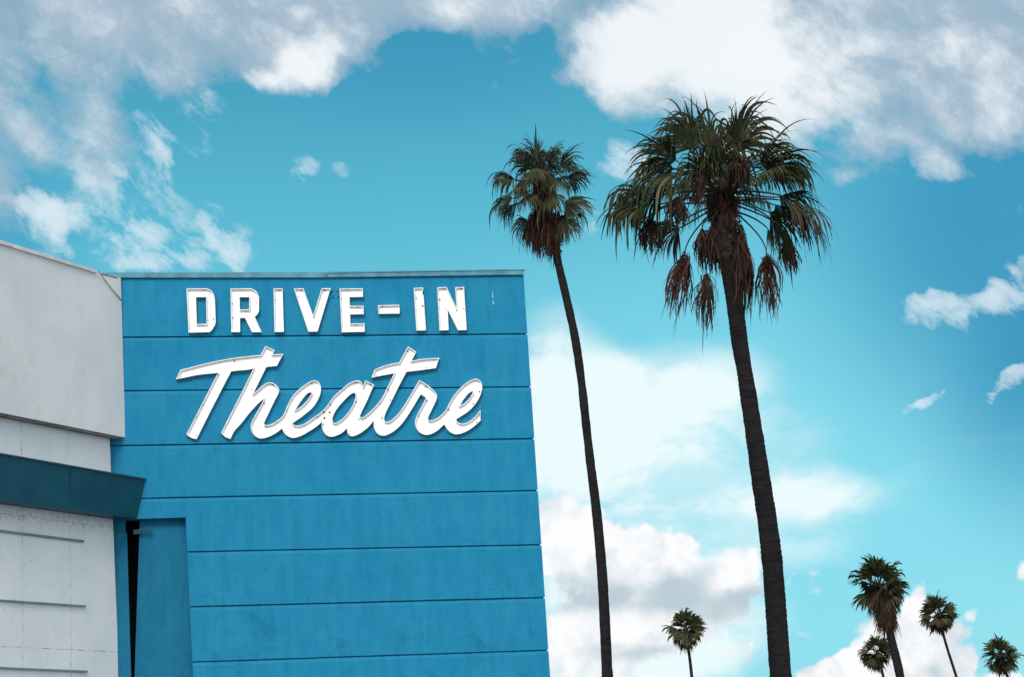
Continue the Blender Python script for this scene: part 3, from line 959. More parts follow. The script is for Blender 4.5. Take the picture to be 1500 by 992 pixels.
def grown_palm(label, group, dist, rows, heart_px, fr, dead_fr, fill, seed, scale=1.0, skirt=14):
    rr = random.Random(seed)
    mbt, foot, pts, rad = trunk(rows, dist, 'trunk', None, seed=seed)
    root = empty('palm_tree', Matrix.Translation(foot))
    tag(root, label, 'palm tree', group)
    rel(mbt, foot).build('trunk', BARK, root, smooth=True)
    heart = at(heart_px[0], heart_px[1], dist)
    crop, k_ = (heart_px[2], heart_px[3]), heart_px[4]
    top = pts[0]
    # fibrous crownshaft between trunk top and heart, with old leaf bases
    cs = MB()
    n_ = 10
    sp, sr = [], []
    for i in range(n_ + 1):
        t = i / n_
        sp.append(top.lerp(heart + UP * 0.15, t) + V((0, 0, -0.05)))
        sr.append(rad[0] * (1.05 + 0.75 * sin(pi * min(1, t * 1.1)) * (1 - t * .35)) * (1 - 0.6 * t ** 3))
    cs.tube(sp, sr, 14)
    for i in range(90):
        t = rr.uniform(0, .95); az = rr.uniform(0, 2 * pi)
        c_ = top.lerp(heart, t); r_ = sr[int(t * n_)] * .85
        o_ = V((cos(az), sin(az), 0))
        a = c_ + o_ * r_
        b_ = a + o_ * rr.uniform(.04, .16) + UP * rr.uniform(-.05, .22)
        cs.tube([a, a.lerp(b_, .5) + UP * .02, b_], [.035, .03, .015], 5)
    rel(cs, foot).build('crownshaft', m_shaft, root)

    def P(x, y, dy):
        return at(crop[0] + x / k_, crop[1] + y / k_, dist + dy)

    def one(hub, axis, L, droop, fused, dead, spread, roll, nseg=40, steps=13, wm=1.05, name='frond', lift=.25, thr=.12, org=None):
        mb = MB()
        side = axis.cross(UP)
        if side.length < .3: side = axis.cross(V((rr.uniform(-1, 1), 1, 0)))
        side.normalize()
        side = (Matrix.Rotation(roll, 3, axis) @ side).normalized()
        a = (org or heart) + V((rr.uniform(-.12, .12), rr.uniform(-.12, .12), rr.uniform(-.25, .15)))
        pc = lerp3((0.05, 0.05, 0.03), (0.09, 0.05, 0.04), min(1, dead + rr.uniform(0, .3)))
        petiole(mb, a, hub, axis, .027, .014, pc, lift=lift)
        blade(mb, hub, axis, side, L, nseg, steps, spread, droop, fused, dead, wm, thr=thr, rr=rr)
        rel(mb, foot).build(name, LEAF, root)

    for (hx, hy, tx, ty, dy, dty, droop, dead, roll) in fr:
        hub, tip = P(hx, hy, dy), P(tx, ty, dy + dty)
        ax = (tip - hub); L = ax.length * 1.12
        ax = (ax.normalized() + UP * 0.16 * droop).normalized()
        one(hub, ax, L, droop * 1.0, .5, dead, R(72), R(roll), thr=.12)
    def dead(hub, down, L, width, org, n=85):
        mb = MB()
        petiole(mb, org, hub, down, .024, .012, rr.choice([(.04, .03, .022), (.07, .04, .03)]), lift=.15)
        plume(mb, hub, L, width, n, rr, down=down)
        rel(mb, foot).build('dead_frond', LEAF, root)

    for (hx, hy, tx, ty, dy, wd) in dead_fr:
        hub, tip = P(hx, hy, dy), P(tx, ty, dy)
        dead(hub, (tip - hub).normalized(), (tip - hub).length * 1.08, 1.15 * wd / k_ / F * (hub - EYE).length, heart + V((rr.uniform(-.1, .1), rr.uniform(-.1, .1), rr.uniform(-.3, 0))))
    for i in range(fill):
        az = 2 * pi * i / fill + rr.uniform(-.2, .2)
        el = R(rr.choice([70, 55, 42, 30, 18, 62, 8]))
        out = V((cos(az) * cos(el), sin(az) * cos(el), sin(el)))
        if abs(out.x) > .55 and rr.random() < .6: out.x *= .45; out.normalize()
        Lp = (rr.uniform(.35, .8) if i % 3 else rr.uniform(.8, 1.1)) * scale
        hub = heart + out * Lp
        ax = (out + V((0, 0, -.15))).normalized()
        one(hub, ax, rr.uniform(.7, 1.0) * scale, rr.uniform(1.6, 2.8), .42, rr.uniform(0, .3), R(85), rr.uniform(-.9, .9))
    # dead leaves folded down against the trunk, and the dense thatch round the heart
    for i in range(skirt):
        az = rr.uniform(0, 2 * pi)
        o_ = V((cos(az), sin(az), 0))
        t = rr.uniform(.15, 1.0)
        hub = top.lerp(heart, t) + o_ * rr.uniform(.1, .34) * scale + UP * .05
        dead(hub, (V((0, 0, -1)) + o_ * rr.uniform(-.05, .14)).normalized(), rr.uniform(.6, 1.15) * scale, rr.uniform(.2, .42) * scale, top.lerp(heart, min(1, t + .15)), 46)
    th = MB()
    for i in range(26):
        az = rr.uniform(0, 2 * pi); o_ = V((cos(az), sin(az), 0))
        plume(th, heart + o_ * rr.uniform(0, .3) * scale + UP * rr.uniform(-.25, .45) * scale, rr.uniform(.4, .9) * scale, rr.uniform(.15, .4), 22, rr,
              down=(V((0, 0, -1)) + o_ * rr.uniform(0, .5)).normalized(), red=.2)
    rel(th, foot).build('thatch', LEAF, root)
    return root


m_shaft = m_plain('fibrous leaf bases', (0.034, 0.025, 0.021), 0.95, 0.6, 9, 0, 0.6, 0.1)

main_rows = [(1064, 384, 23), (1068, 400, 23), (1075.8, 441.7, 24.2), (1083.8, 503, 24), (1094, 565, 23.5), (1112.5, 688, 27.5), (1130, 812, 29.5), (1143.7, 992, 31.5)]
FR = [  # hub x, y, tip x, y in the crown study, depth, tip depth, droop, dead, roll
    (405, 255, 305, 75, .3, .1, 1.7, .0, 55), (395, 240, 350, 80, -.3, -.2, 2.0, .0, -50),
    (340, 300, 170, 205, .2, .1, 1.3, .0, 35), (330, 330, 150, 330, .5, .2, 1.8, .05, 20),
    (330, 350, 100, 420, -.3, -.2, 1.8, .1, -20), (240, 425, 30, 450, .1, 0, 2.3, .15, 15),
    (290, 410, 70, 490, .7, .3, 2.0, .1, 10), (230, 470, 40, 520, -.3, -.1, 2.0, .25, -25),
    (320, 540, 190, 600, -.2, -.1, 1.9, .45, 20), (350, 560, 250, 640, .3, .1, 1.9, .5, 40),
    (485, 300, 492, 80, .4, .2, 2.4, .0, 20), (470, 270, 430, 130, -.3, -.1, 2.8, .0, 60), (510, 320, 515, 170, -.5, -.6, 3.0, .12, 10),
    (575, 250, 650, 50, .2, .1, 1.5, .0, -55), (585, 230, 640, 90, -.4, -.2, 2.0, .0, 40), (560, 260, 590, 130, .6, .2, 2.2, 0, 0),
    (660, 310, 790, 205, .3, .2, 1.4, .0, -35), (680, 330, 900, 270, -.1, -.1, 1.8, .03, -20), (690, 350, 880, 300, .5, .2, 1.9, .0, 25),
    (660, 350, 800, 330, -.7, -.5, 2.2, .1, 10),
    (735, 440, 900, 470, .1, .1, 2.0, .35, -15), (760, 455, 960, 540, -.4, -.1, 1.7, .5, 20), (700, 500, 880, 600, .2, .1, 1.6, .55, -20), (720, 470, 860, 560, .5, .2, 2.0, .4, 0),
    (690, 560, 790, 690, .1, .1, 1.2, .3, 30), (720, 540, 800, 650, -.3, -.2, 1.3, .35, -30),
    (440, 340, 350, 250, -.4, -.3, 1.6, 0, 30), (430, 370, 300, 340, .3, .2, 1.8, .05, -20), (600, 330, 690, 240, .3, .3, 1.6, 0, 20), (500, 330, 470, 190, .4, .3, 2, 0, -30),
    (530, 350, 565, 230, -.5, -.4, 2.2, .05, 40), (470, 360, 390, 300, -.7, -.6, 2.2, .15, 0), (610, 380, 720, 350, -.5, -.4, 1.9, .1, 20), (440, 420, 330, 430, .4, .2, 1.8, .2, 0), (610, 440, 700, 450, .5, .3, 1.8, .2, 10),
    (250, 500, 170, 600, .2, .1, 2.0, .3, 0), (820, 480, 940, 640, 0, .1, 1.4, .35, 10),
]
DF = [(372, 655, 330, 925, -.2, 100), (455, 735, 448, 965, -.3, 85), (592, 590, 592, 880, -.4, 75), (610, 640, 606, 915, .2, 50),
      (688, 662, 706, 912, .1, 95), (440, 565, 462, 740, -.3, 75), (475, 555, 470, 710, -.5, 55), (350, 440, 338, 590, -.8, 90), (428, 350, 422, 490, -.9, 50),
      (560, 300, 556, 410, -.9, 70), (595, 300, 600, 400, -.8, 50), (760, 600, 785, 740, .2, 80), (250, 530, 240, 660, .2, 80)]
grown_palm('tallest and nearest palm, broad shaggy crown with reddish dead fronds hanging below it', 'tall fan palms', 45.0, main_rows,
           (1060, 290, 860, 120, 2.61), FR, DF, 6, 11, skirt=7)

left_rows = [(815.5, 372, 11.5), (817.5, 384, 11.5), (830, 438, 12), (842.3, 495, 12.5), (851.8, 560, 12), (858.4, 621, 12.5), (865.5, 683, 12.8), (873.4, 746, 14), (879.5, 809, 14.5), (884, 872, 15), (889.4, 984, 16)]
FL = [  # crown study of the second palm (690,180) x 4.51
    (400, 230, 370, 85, .3, .2, 1.3, 0, 50), (380, 240, 285, 130, -.3, -.2, 1.4, 0, -40), (370, 250, 290, 190, .6, .3, 1.8, 0, 20), (430, 250, 420, 90, -.4, -.3, 1.5, 0, 20),
    (480, 260, 540, 130, -.4, -.3, 1.6, .05, 30), (500, 250, 560, 150, .4, .3, 1.3, 0, -40), (450, 260, 480, 140, 0, 0, 1.8, 0, 60),
    (590, 280, 710, 170, .2, .1, 1.1, 0, -35), (590, 300, 680, 200, -.4, -.2, 1.5, 0, 20),
    (640, 360, 810, 350, .2, .1, 1.2, 0, -20), (650, 350, 770, 300, -.5, -.3, 1.3, 0, 30), (620, 390, 740, 420, .4, .2, 1.5, .05, 10),
    (280, 370, 110, 350, .2, .1, 2.0, .1, 20), (290, 380, 130, 370, -.5, -.3, 2.2, .1, -20), (270, 360, 170, 310, .5, .2, 1.7, 0, 10),
    (270, 500, 110, 540, -.1, -.1, 1.9, .2, 20), (280, 540, 130, 590, .4, .1, 1.8, .2, 0), (300, 540, 190, 640, -.5, -.3, 1.6, .25, 30),
    (620, 520, 800, 590, -.3, -.2, 1.1, .1, 60), (630, 540, 760, 640, .3, .1, 1.2, .1, -20), (620, 600, 720, 720, 0, 0, 1.1, .25, 10), (600, 640, 700, 760, -.4, -.2, 1.1, .3, 50),
    (370, 640, 290, 780, -.2, -.1, 1.0, .1, 60), (380, 660, 330, 810, .3, .1, 1.0, .2, 0), (300, 420, 240, 520, -.8, -.5, 1.8, .3, 10),
    (430, 300, 420, 400, -1.0, -.6, 1.5, .2, 0), (350, 380, 320, 480, -.9, -.5, 1.5, .3, 30), (560, 380, 600, 450, -.9, -.5, 1.5, .1, 10), (520, 470, 520, 590, -1.0, -.5, 1.2, .15, 20),
    (460, 420, 440, 520, -1, -.4, 1.5, .4, 50), (380, 470, 350, 570, -.9, -.5, 1.5, .1, 10),
]
DL = [(430, 560, 415, 880, -.5, 80), (465, 580, 455, 900, -.6, 80), (500, 600, 500, 890, -.6, 80), (535, 600, 535, 880, -.4, 80), (570, 620, 572, 860, -.3, 80),
      (600, 610, 612, 820, -.2, 80), (480, 520, 480, 760, 0, 90), (340, 380, 330, 520, -.8, 90), (440, 640, 440, 900, .1, 70), (400, 600, 395, 840, -.6, 70)]
grown_palm('second tallest palm, slim trunk rising beside the corner of the blue wall', 'tall fan palms', 72.0, left_rows,
           (795, 272, 690, 180, 4.51), FL, DL, 14, 23, scale=1.1, skirt=8)


def small_palm(label, dist, rows, cpx, rpx, seed, vsq=1.0, skirt=0, top_el=80, low_el=-78, nf=32):
    """distant fan palm with a round head: crown centre and radius from the photo"""
    rr = random.Random(seed)
    mbt, foot, pts, rad = trunk(rows, dist, 'trunk', None, seed=seed, ringh=.2)
    root = empty('palm_tree', Matrix.Translation(foot))
    tag(root, label, 'palm tree', 'distant fan palms')
    rel(mbt, foot).build('trunk', BARK, root, smooth=True)
    c0 = at(cpx[0], cpx[1], dist)
    rad_m = rpx / F * (c0 - EYE).length
    mb = MB()
    heart = c0.lerp(pts[0], 0.25)
    sk = [pts[0] + V((0, 0, -.05)), pts[0].lerp(heart, .5), heart + UP * .1]
    b4 = len(mb.v)
    mb.tube(sk, [rad[0] * 1.05, rad[0] * 2.4, rad[0] * 1.6], 8); mb.c += [(0.04, .035, .028)] * (len(mb.v) - b4)
    for i in range(nf):
        t = (i + .5) / nf
        az = i * 2.39996 + rr.uniform(-.3, .3)
        el = R(low_el + (top_el - low_el) * (t ** 0.85)) + rr.uniform(-.15, .15)
        out = V((cos(az) * cos(el), sin(az) * cos(el), sin(el) * vsq))
        R_ = rad_m * rr.uniform(.82, 1.12)
        hub = heart + out * R_ * .42
        ax = (out + UP * (.12 if el > -.3 else 0)).normalized()
        side = ax.cross(UP)
        if side.length < .3: side = ax.cross(V((rr.uniform(-1, 1), 1, 0)))
        side.normalize(); side = Matrix.Rotation(rr.uniform(-1.5, 1.5), 3, ax) @ side
        dead = 0 if el > 0 else min(.8, -el * .55 + rr.uniform(-.1, .25))
        petiole(mb, heart, hub, ax, .03, .018, (0.045, .042, .028), 4, 4, .1)
        blade(mb, hub, ax, side, R_ * .72, 14, 6, R(rr.uniform(38, 62)), rr.uniform(.5, 1.5), .6, max(0, dead) * .8, 1.3, .04, rr, 1.1)
    for i in range(8):       # inner leaves that fill the heart of the head
        az = rr.uniform(0, 2 * pi); e_ = R(rr.uniform(-55, 40))
        out = V((cos(az) * cos(e_), sin(az) * cos(e_), sin(e_)))
        hub = heart + out * rad_m * .16
        side = out.cross(UP).normalized(); side = Matrix.Rotation(rr.uniform(-.5, .5), 3, out) @ side
        blade(mb, hub, out, side, rad_m * rr.uniform(.42, .58), 13, 6, R(80), rr.uniform(.6, 1.2), .6, rr.uniform(.1, .5), 1.3, .05, rr)
    for i in range(skirt):
        az = rr.uniform(0, 2 * pi); o_ = V((cos(az), sin(az), 0))
        t = rr.uniform(0, 1)
        hub = pts[0].lerp(heart, t) + o_ * rad_m * rr.uniform(.10, .18 + .45 * t)
        blade(mb, hub, (V((0, 0, -1)) + o_ * .15).normalized(), o_.cross(UP), rad_m * rr.uniform(.45, .8), 14, 6, R(40), .6, .35, rr.uniform(.45, .9), 1.2, .1, rr)
    rel(mb, foot).build('crown', LEAF, root)
    return root


small_palm('distant palm with the thickest trunk and a shaggy brown skirt under its head', 140.0,
           [(1300, 905, 12.5), (1303, 924, 11.5), (1308, 945, 11.8), (1314, 970, 12.5), (1318.7, 992, 13)], (1285, 846), 42, 31, 1.05, skirt=95, nf=44, low_el=-50)
small_palm('small distant palm half behind the thick-trunked one, with a gap under its head', 250.0,
           [(1289, 968, 4), (1292.6, 986, 4), (1294, 992, 4)], (1283.5, 953), 25, 41, 1.05, skirt=8)
small_palm('distant round-headed palm on a thin leaning bare trunk, right of the thick-trunked one', 220.0,
           [(1378, 916, 4), (1380.8, 926, 3.8), (1387, 948, 3.8), (1394, 970, 4), (1401, 992, 4)], (1371.5, 897), 27, 52, 1.05, skirt=6)
small_palm('distant palm nearest the right edge with only a short piece of trunk in view', 240.0,
           [(1470, 976, 4.2), (1472.8, 984, 4.2), (1476.4, 992, 4.2)], (1463.5, 958), 25.5, 63, 1.05, skirt=10)
small_palm('distant palm standing alone between the two tall trunks', 205.0,
           [(1006.5, 943, 4.4), (1008.5, 952, 4.2), (1011, 970, 4.4), (1013.4, 992, 4.6)], (1003.5, 918), 29, 74, 1.1, skirt=12)

# ------------------------------------------------------------------ sky
world = bpy.data.worlds.new('World')
scene.world = world
world.use_nodes = True
w_ = NT(world.node_tree)
bg = w_.n['Background']
SUN_EL, SUN_AZ = R(38), R(192)          # azimuth clockwise from the view direction (+Y)
sky = w_.add('ShaderNodeTexSky', sky_type='NISHITA', sun_disc=False, sun_elevation=SUN_EL, sun_rotation=SUN_AZ)
sky.air_density = 1.0; sky.dust_density = 0.6; sky.ozone_density = 1.5
tc = w_.add('ShaderNodeTexCoord')
D = tc.outputs['Generated']
sep = w_.add('ShaderNodeSeparateXYZ'); w_.put(sep.inputs[0], D)
az = w_.math('MULTIPLY', w_.math('ARCTAN2', sep.outputs[0], sep.outputs[1]), 57.2958)
el = w_.math('MULTIPLY', w_.math('ARCSINE', sep.outputs[2]), 57.2958)
comb = w_.add('ShaderNodeCombineXYZ'); w_.put(comb.inputs[0], az); w_.put(comb.inputs[1], el)
A = comb.outputs[0]                     # azimuth, elevation in degrees
DEG = 57.2958 / F


def azel(x, y):
    d = ray(x, y)
    return math.degrees(atan2(d.x, d.y)), math.degrees(math.asin(d.z))


def warp(vec, sc, amt, detail=5, rough=.6, off=0.0):
    v = w_.vmath('ADD', vec, (off, off * 1.7, off * .3))
    n_ = w_.add('ShaderNodeTexNoise'); n_.noise_dimensions = '2D'
    w_.put(n_.inputs['Vector'], v)
    n_.inputs['Scale'].default_value = sc; n_.inputs['Detail'].default_value = detail; n_.inputs['Roughness'].default_value = rough
    q_ = w_.vmath('SUBTRACT', n_.outputs['Color'], (.5, .5, .5))
    return w_.vmath('ADD', vec, w_.vmath('SCALE', q_, amt))


def fbm(vec, sc, detail=7, rough=.6, off=0.0, stretch=(1, 1, 1)):
    n_ = w_.add('ShaderNodeTexNoise'); n_.noise_dimensions = '2D'
    mp = w_.add('ShaderNodeMapping'); w_.put(mp.inputs['Vector'], vec)
    mp.inputs['Location'].default_value = (off, off * .37, 0); mp.inputs['Scale'].default_value = stretch
    w_.put(n_.inputs['Vector'], mp.outputs[0])
    n_.inputs['Scale'].default_value = sc; n_.inputs['Detail'].default_value = detail; n_.inputs['Roughness'].default_value = rough
    return n_.outputs['Fac']


def blobs(vec, lst):
    """soft elliptical cloud masses: x, y, half width, half height (photo px), amount, tilt"""
    acc = None
    for it in lst:
        x, y, rx, ry, amp = it[:5]
        rot = it[5] if len(it) > 5 else 0
        a_, e_ = azel(x, y)
        mp = w_.add('ShaderNodeMapping', vector_type='TEXTURE')
        w_.put(mp.inputs['Vector'], vec)
        mp.inputs['Location'].default_value = (a_, e_, 0)
        mp.inputs['Rotation'].default_value = (0, 0, R(rot + 3))
        mp.inputs['Scale'].default_value = (rx * DEG * 1.35, ry * DEG * 1.35, 1e6)
        g_ = w_.add('ShaderNodeTexGradient', gradient_type='SPHERICAL')
        w_.put(g_.inputs[0], mp.outputs[0])
        f_ = w_.smooth(g_.outputs['Fac'], 0, .8)
        acc = w_.math('MULTIPLY', f_, amp) if acc is None else w_.math('MULTIPLY_ADD', f_, amp, acc)
    return acc


K = 10.0   # colours below are what the eye sees; the Background strength is 0.1


def C(r, g_, b_):
    f_ = lambda v: (v / 255 / 12.92) if v <= 10 else (((v / 255) + .055) / 1.055) ** 2.4
    return (f_(r) * K, f_(g_) * K, f_(b_) * K)


# clear blue by elevation, mixed with the physical sky
ramp = w_.add('ShaderNodeValToRGB')
w_.put(ramp.inputs[0], w_.math('DIVIDE', el, 60.0))
cr = ramp.color_ramp
cr.interpolation = 'B_SPLINE'
stops = [(0.0, (165, 228, 242)), (.075, (138, 220, 240)), (.15, (120, 210, 233)), (.22, (98, 194, 219)), (.275, (80, 176, 206)), (.345, (48, 140, 175)), (.5, (45, 128, 168)), (1.0, (36, 105, 150))]
while len(cr.elements) < len(stops): cr.elements.new(.5)
for e_, (p_, c_) in zip(cr.elements, stops):
    e_.position = p_
    x = C(*c_); e_.color = (x[0] / K, x[1] / K, x[2] / K, 1)
base = w_.vmath('SCALE', ramp.outputs[0], K)
nish = w_.mix(1.0, sky.outputs[0], (0.55, 1.15, 1.0), 'MULTIPLY')
base = w_.mix(0.12, base, nish)
# darker, bluer toward the right and the far left
sd2 = blobs(A, [(1000, 800, 480, 420, .7)])
base = w_.mix(sd2, base, C(138, 222, 240))
sd = blobs(A, [(1520, 330, 330, 330, .85), (1560, 640, 190, 180, .35), (-20, 340, 150, 120, .5), (640, 90, 230, 90, .35)])
base = w_.mix(sd, base, C(58, 148, 190))

Aw = warp(A, .42, 1.2, 5, .5, 3.0)
Aw = warp(Aw, 2.4, .30, 6, .6, 9.0)
Af = warp(A, .9, .5, 9, .65, 21.0)
Af = warp(Af, 3.2, .26, 6, .6, 14.0)

# soft high masses
Am = warp(warp(A, .5, 1.0, 6, .52, 3.0), 1.7, .42, 7, .58, 13.0)
U = blobs(Am, [
    (60, 10, 240, 100, .75), (270, 20, 230, 100, .95), (470, 25, 170, 70, .8), (640, 5, 150, 50, 1.0), (780, -15, 120, 60, .8), (500, -40, 500, 60, .8),
    (-10, 170, 70, 160, .6), (120, 140, 60, 60, .65), (60, 240, 160, 90, .3), (150, 210, 50, 50, .3), (250, 110, 60, 50, .35),
    (415, 80, 110, 55, .8), (430, 115, 60, 32, .7), (370, 118, 40, 24, .35), (500, 70, 70, 40, .7),
    (730, 50, 50, 40, .4),
    (1010, 60, 170, 95, 1.2), (890, 75, 75, 55, .8), (850, 105, 45, 28, .5), (950, 120, 110, 50, .5), (1130, 130, 150, 100, 1.1), (1180, 60, 150, 110, .8), (1330, 60, 190, 110, 1.0), (1460, 60, 130, 150, 1.1),
    (1370, 190, 150, 60, .75), (1250, 225, 70, 40, .4), (1450, 165, 80, 60, .3), (1390, 245, 120, 22, .3), (1200, -30, 400, 60, 1.0)])
def cover(B_, n_, amp, c_, k_, pw=1.25):
    """optical depth of a cloud layer: mass plus turbulence, thinning gradually to nothing"""
    d_ = w_.math('MAXIMUM', w_.math('ADD', B_, w_.math('MULTIPLY_ADD', w_.math('SUBTRACT', n_, .5), w_.math('MULTIPLY', w_.smooth(B_, 0, .45), amp), -c_)), 0.0)
    d_ = w_.math('POWER', d_, pw)
    return w_.math('SUBTRACT', 1.0, w_.math('EXPONENT', w_.math('MULTIPLY', d_, -k_))), d_


ROT = w_.add('ShaderNodeMapping'); w_.put(ROT.inputs['Vector'], warp(A, .5, .7, 4, .5, 44.0)); ROT.inputs['Rotation'].default_value = (0, 0, R(38)); ROT.inputs['Scale'].default_value = (1.0, 1.0, 1)
AR = ROT.outputs[0]
nU = fbm(AR, .62, 12, .64, 5, (.75, 1.2, 1))
aU, dU = cover(w_.math('MULTIPLY', U, .95), nU, 2.2, .14, 2.3)
# wisps
Wb = blobs(Am, [
    (190, 270, 150, 130, .34), (300, 170, 60, 60, .2), (270, 370, 150, 50, .34), (40, 330, 80, 60, .25), (640, 120, 120, 40, .16), (1440, 300, 70, 40, .1),
    (55, 300, 45, 22, .7, -30), (85, 325, 45, 26, 1.0, -20), (20, 285, 35, 16, .4, -25), (150, 260, 40, 22, .35, -15), (160, 300, 22, 36, .25), (240, 225, 26, 40, .3, 25), (215, 345, 36, 30, .45),
    (230, 388, 70, 16, .55), (345, 365, 28, 34, .75, 25), (320, 320, 20, 40, .3, 15), (300, 160, 26, 40, .2), (210, 175, 30, 30, .22), (438, 247, 36, 32, .5), (500, 252, 26, 26, .38),
    (725, 125, 10, 30, .2), (905, 235, 40, 34, .5), (860, 320, 55, 44, .45), (950, 260, 50, 50, .3),
    (1375, 452, 60, 24, .75), (1410, 470, 35, 20, .45), (1440, 442, 40, 24, .55, 30), (1478, 422, 44, 44, .75), (1355, 588, 34, 13, .85, 35), (1490, 550, 42, 15, .85, 25), (1450, 575, 30, 6, .3, 10),
    (1490, 300, 20, 20, .25), (95, 370, 40, 14, .2), (490, 300, 30, 12, .12)])
nW = fbm(AR, .95, 12, .66, 11, (.62, 1.25, 1))
aW, dW = cover(w_.math('MULTIPLY', Wb, .8), nW, 2.9, .20, 1.9, 1.2)
# thin bright veil low in the middle
Av = warp(A, .3, 1.1, 6, .55, 31.0)
Vb = blobs(Av, [(830, 560, 110, 90, .8), (930, 570, 150, 60, .7), (880, 650, 200, 90, 1.1), (1020, 650, 190, 100, .9), (840, 620, 120, 120, .7), (1150, 720, 150, 46, .7, -10), (1230, 735, 60, 24, .3), (1000, 770, 330, 80, .6),
                 (800, 480, 60, 46, .4), (1080, 560, 80, 60, .35), (1330, 700, 160, 20, .15, 8), (1160, 820, 130, 30, .3), (1440, 640, 130, 12, .12, 8), (880, 940, 240, 110, 1.5), (1050, 930, 110, 60, .5)])
nV = w_.smooth(fbm(Av, .34, 8, .6, 17, (.7, 1.3, 1)), .3, .7, .45, 1.35)
aV = w_.math('MULTIPLY', w_.smooth(w_.math('MULTIPLY', Vb, nV), .0, 1.45), .97)

# cumulus low over the horizon: crisp lobed tops
Ac = warp(A, 1.1, .30, 8, .6, 40.0)
vor = w_.add('ShaderNodeTexVoronoi', feature='SMOOTH_F1'); vor.voronoi_dimensions = '2D'
w_.put(vor.inputs['Vector'], Ac); vor.inputs['Scale'].default_value = 1.5; vor.inputs['Smoothness'].default_value = .35
vor.inputs['Detail'].default_value = 3; vor.inputs['Roughness'].default_value = .5
lob = w_.math('SUBTRACT', .45, vor.outputs['Distance'])
CB = blobs(Ac, [
    (825, 765, 62, 50, 1.2), (850, 800, 80, 50, .8), (930, 805, 80, 42, 1.1), (985, 820, 60, 36, .6), (1018, 800, 14, 12, .5), (880, 840, 120, 46, .8), (960, 865, 130, 40, .8),
    (1075, 835, 52, 44, 1.1), (1055, 880, 80, 36, .8), (1000, 900, 90, 26, .5), (840, 930, 90, 46, .8), (930, 945, 70, 30, .8), (1090, 960, 60, 22, .5), (860, 985, 130, 40, .9), (930, 915, 160, 40, .6), (1040, 930, 90, 30, .45),
    (1175, 848, 36, 30, .55), (1200, 872, 26, 16, .3),
    (1345, 885, 26, 34, 1.0), (1330, 930, 52, 50, 1.2), (1275, 950, 42, 44, 1.1), (1300, 985, 110, 36, 1.1), (1205, 992, 50, 22, .9), (1240, 975, 40, 22, .8), (1375, 935, 36, 44, .8), (1390, 985, 46, 40, .8),
    (1425, 898, 15, 13, .75), (1405, 925, 32, 34, .5), (1418, 972, 16, 28, .8, -25), (1440, 1000, 60, 14, .6),
    (1503, 838, 16, 22, .9), (1505, 880, 12, 14, .5), (1180, 925, 30, 18, .45), (1170, 975, 50, 22, .35), (1480, 990, 30, 10, .5)])
Cd = w_.math('ADD', w_.math('ADD', CB, w_.math('MULTIPLY', lob, .55)), w_.math('MULTIPLY', w_.math('SUBTRACT', fbm(Af, 2.2, 8, .62, 50), .5), .55))
aC = w_.smooth(Cd, .26, .78)
# their shaded grey undersides
SH = blobs(Ac, [(830, 868, 90, 30, .95), (930, 878, 90, 24, .8), (1050, 888, 110, 28, .9), (1120, 868, 60, 18, .5), (1000, 862, 50, 22, .5), (900, 955, 100, 16, .5), (970, 958, 60, 16, .5), (1010, 845, 60, 20, .35),
                (1395, 925, 46, 34, .75), (1385, 980, 36, 24, .6), (1175, 860, 46, 34, .5), (1170, 950, 60, 36, .7), (1355, 992, 30, 20, .4), (1090, 970, 60, 30, .5), (1505, 870, 30, 60, .4), (1130, 980, 60, 20, .5)])
nS = fbm(Ac, .9, 9, .58, 60)
sh = w_.smooth(w_.math('ADD', SH, w_.math('MULTIPLY', w_.math('SUBTRACT', nS, .5), 1.1)), .0, 1.25, 0, 1)

# brightness inside the soft masses
GB = blobs(Am, [(450, 80, 50, 34, .85), (430, 118, 44, 22, .7), (440, 20, 26, 16, .5), (385, 112, 30, 20, .5), (500, 60, 40, 30, .35), (1020, 70, 170, 90, 1.1), (900, 80, 70, 60, .6), (1120, 160, 130, 90, .9), (1060, 20, 140, 60, .5), (1370, 75, 50, 30, .35), (1470, 150, 90, 60, .45), (1340, 225, 140, 40, .25), (1200, 120, 90, 90, .3), (640, 20, 80, 40, .2)])
gb = w_.smooth(w_.math('ADD', w_.math('MULTIPLY', GB, .8), w_.math('MULTIPLY_ADD', w_.math('SUBTRACT', fbm(AR, .62, 12, .64, 5.3, (.75, 1.2, 1)), .5), 2.0, .2)), .0, 1.15)
colU = w_.mix(gb, C(163, 186, 205), C(246, 250, 253))
whiteC = w_.mix(w_.smooth(fbm(Ac, .8, 9, .56, 80), .40, .72), C(254, 254, 255), C(222, 232, 240))
colC = w_.mix(sh, whiteC, C(188, 206, 216))
out = w_.mix(aV, base, C(238, 253, 255))
out = w_.mix(w_.math('MULTIPLY', aW, .9), out, C(226, 240, 248))
out = w_.mix(w_.math('MULTIPLY', aU, .95), out, colU)
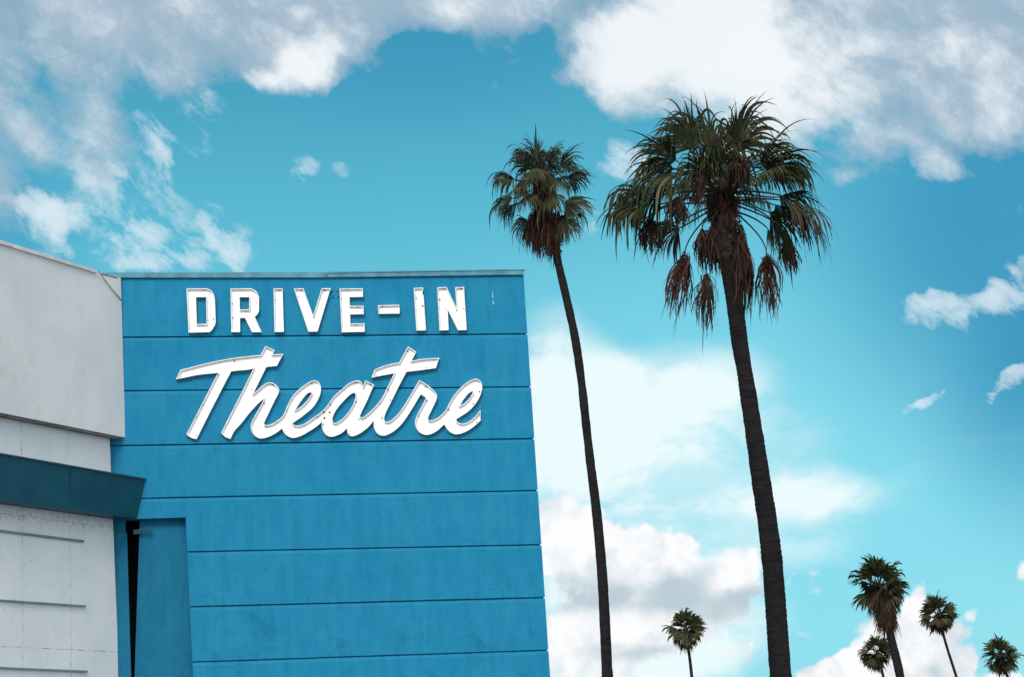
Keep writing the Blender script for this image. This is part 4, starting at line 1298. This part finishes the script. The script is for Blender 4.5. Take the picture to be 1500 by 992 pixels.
out = w_.mix(aC, out, colC)

# the rest of the sky, out of the picture: broken cloud, brightened overhead and behind the camera to light the building
d3 = w_.add('ShaderNodeTexNoise'); w_.put(d3.inputs['Vector'], D)
d3.inputs['Scale'].default_value = 3.2; d3.inputs['Detail'].default_value = 7; d3.inputs['Roughness'].default_value = .58
back = w_.math('MULTIPLY', w_.math('SUBTRACT', .25, sep.outputs[1]), 1.3, clamp=True)
over = w_.smooth(sep.outputs[2], .45, .8)
cov = w_.math('MAXIMUM', back, over)
d4 = w_.add('ShaderNodeTexNoise'); w_.put(d4.inputs['Vector'], w_.scalev(D, (1, 1, 2.2)))
d4.inputs['Scale'].default_value = 3.6; d4.inputs['Detail'].default_value = 11; d4.inputs['Roughness'].default_value = .6
aside = w_.math('MAXIMUM', w_.smooth(w_.math('ABSOLUTE', az), 15, 24), w_.smooth(el, 25, 33))
out = w_.mix(w_.math('MULTIPLY', w_.smooth(d4.outputs['Fac'], .46, .64, 0, .92), aside), out, C(232, 240, 247))
aB = w_.math('MULTIPLY', w_.smooth(d3.outputs['Fac'], .38, .56, .45, 1), cov)
BR = 1.38  # raised radiance of the unseen cloud, added light for the fronts
out = w_.mix(aB, out, (K * BR, K * BR * 1.0, K * BR * .99))
w_.put(bg.inputs['Color'], out)
bg.inputs['Strength'].default_value = 0.1
world.cycles.sampling_method = 'MANUAL'
world.cycles.sample_map_resolution = 512

# ------------------------------------------------------------------ sun through thin cloud
sl = bpy.data.lights.new('sun', 'SUN')
sl.energy = 2.6
sl.angle = R(20)
sl.color = (1.0, 0.97, 0.93)
so = bpy.data.objects.new('sun', sl)
col.objects.link(so)
sdir = V((sin(SUN_AZ) * cos(SUN_EL), cos(SUN_AZ) * cos(SUN_EL), sin(SUN_EL)))
so.rotation_euler = sdir.to_track_quat('Z', 'Y').to_euler()
so.location = sdir * 200

vs = scene.view_settings
vs.view_transform = 'Standard'
vs.look = 'None'
vs.exposure = 0.0
vs.gamma = 1.0
scene.cycles.max_bounces = 6
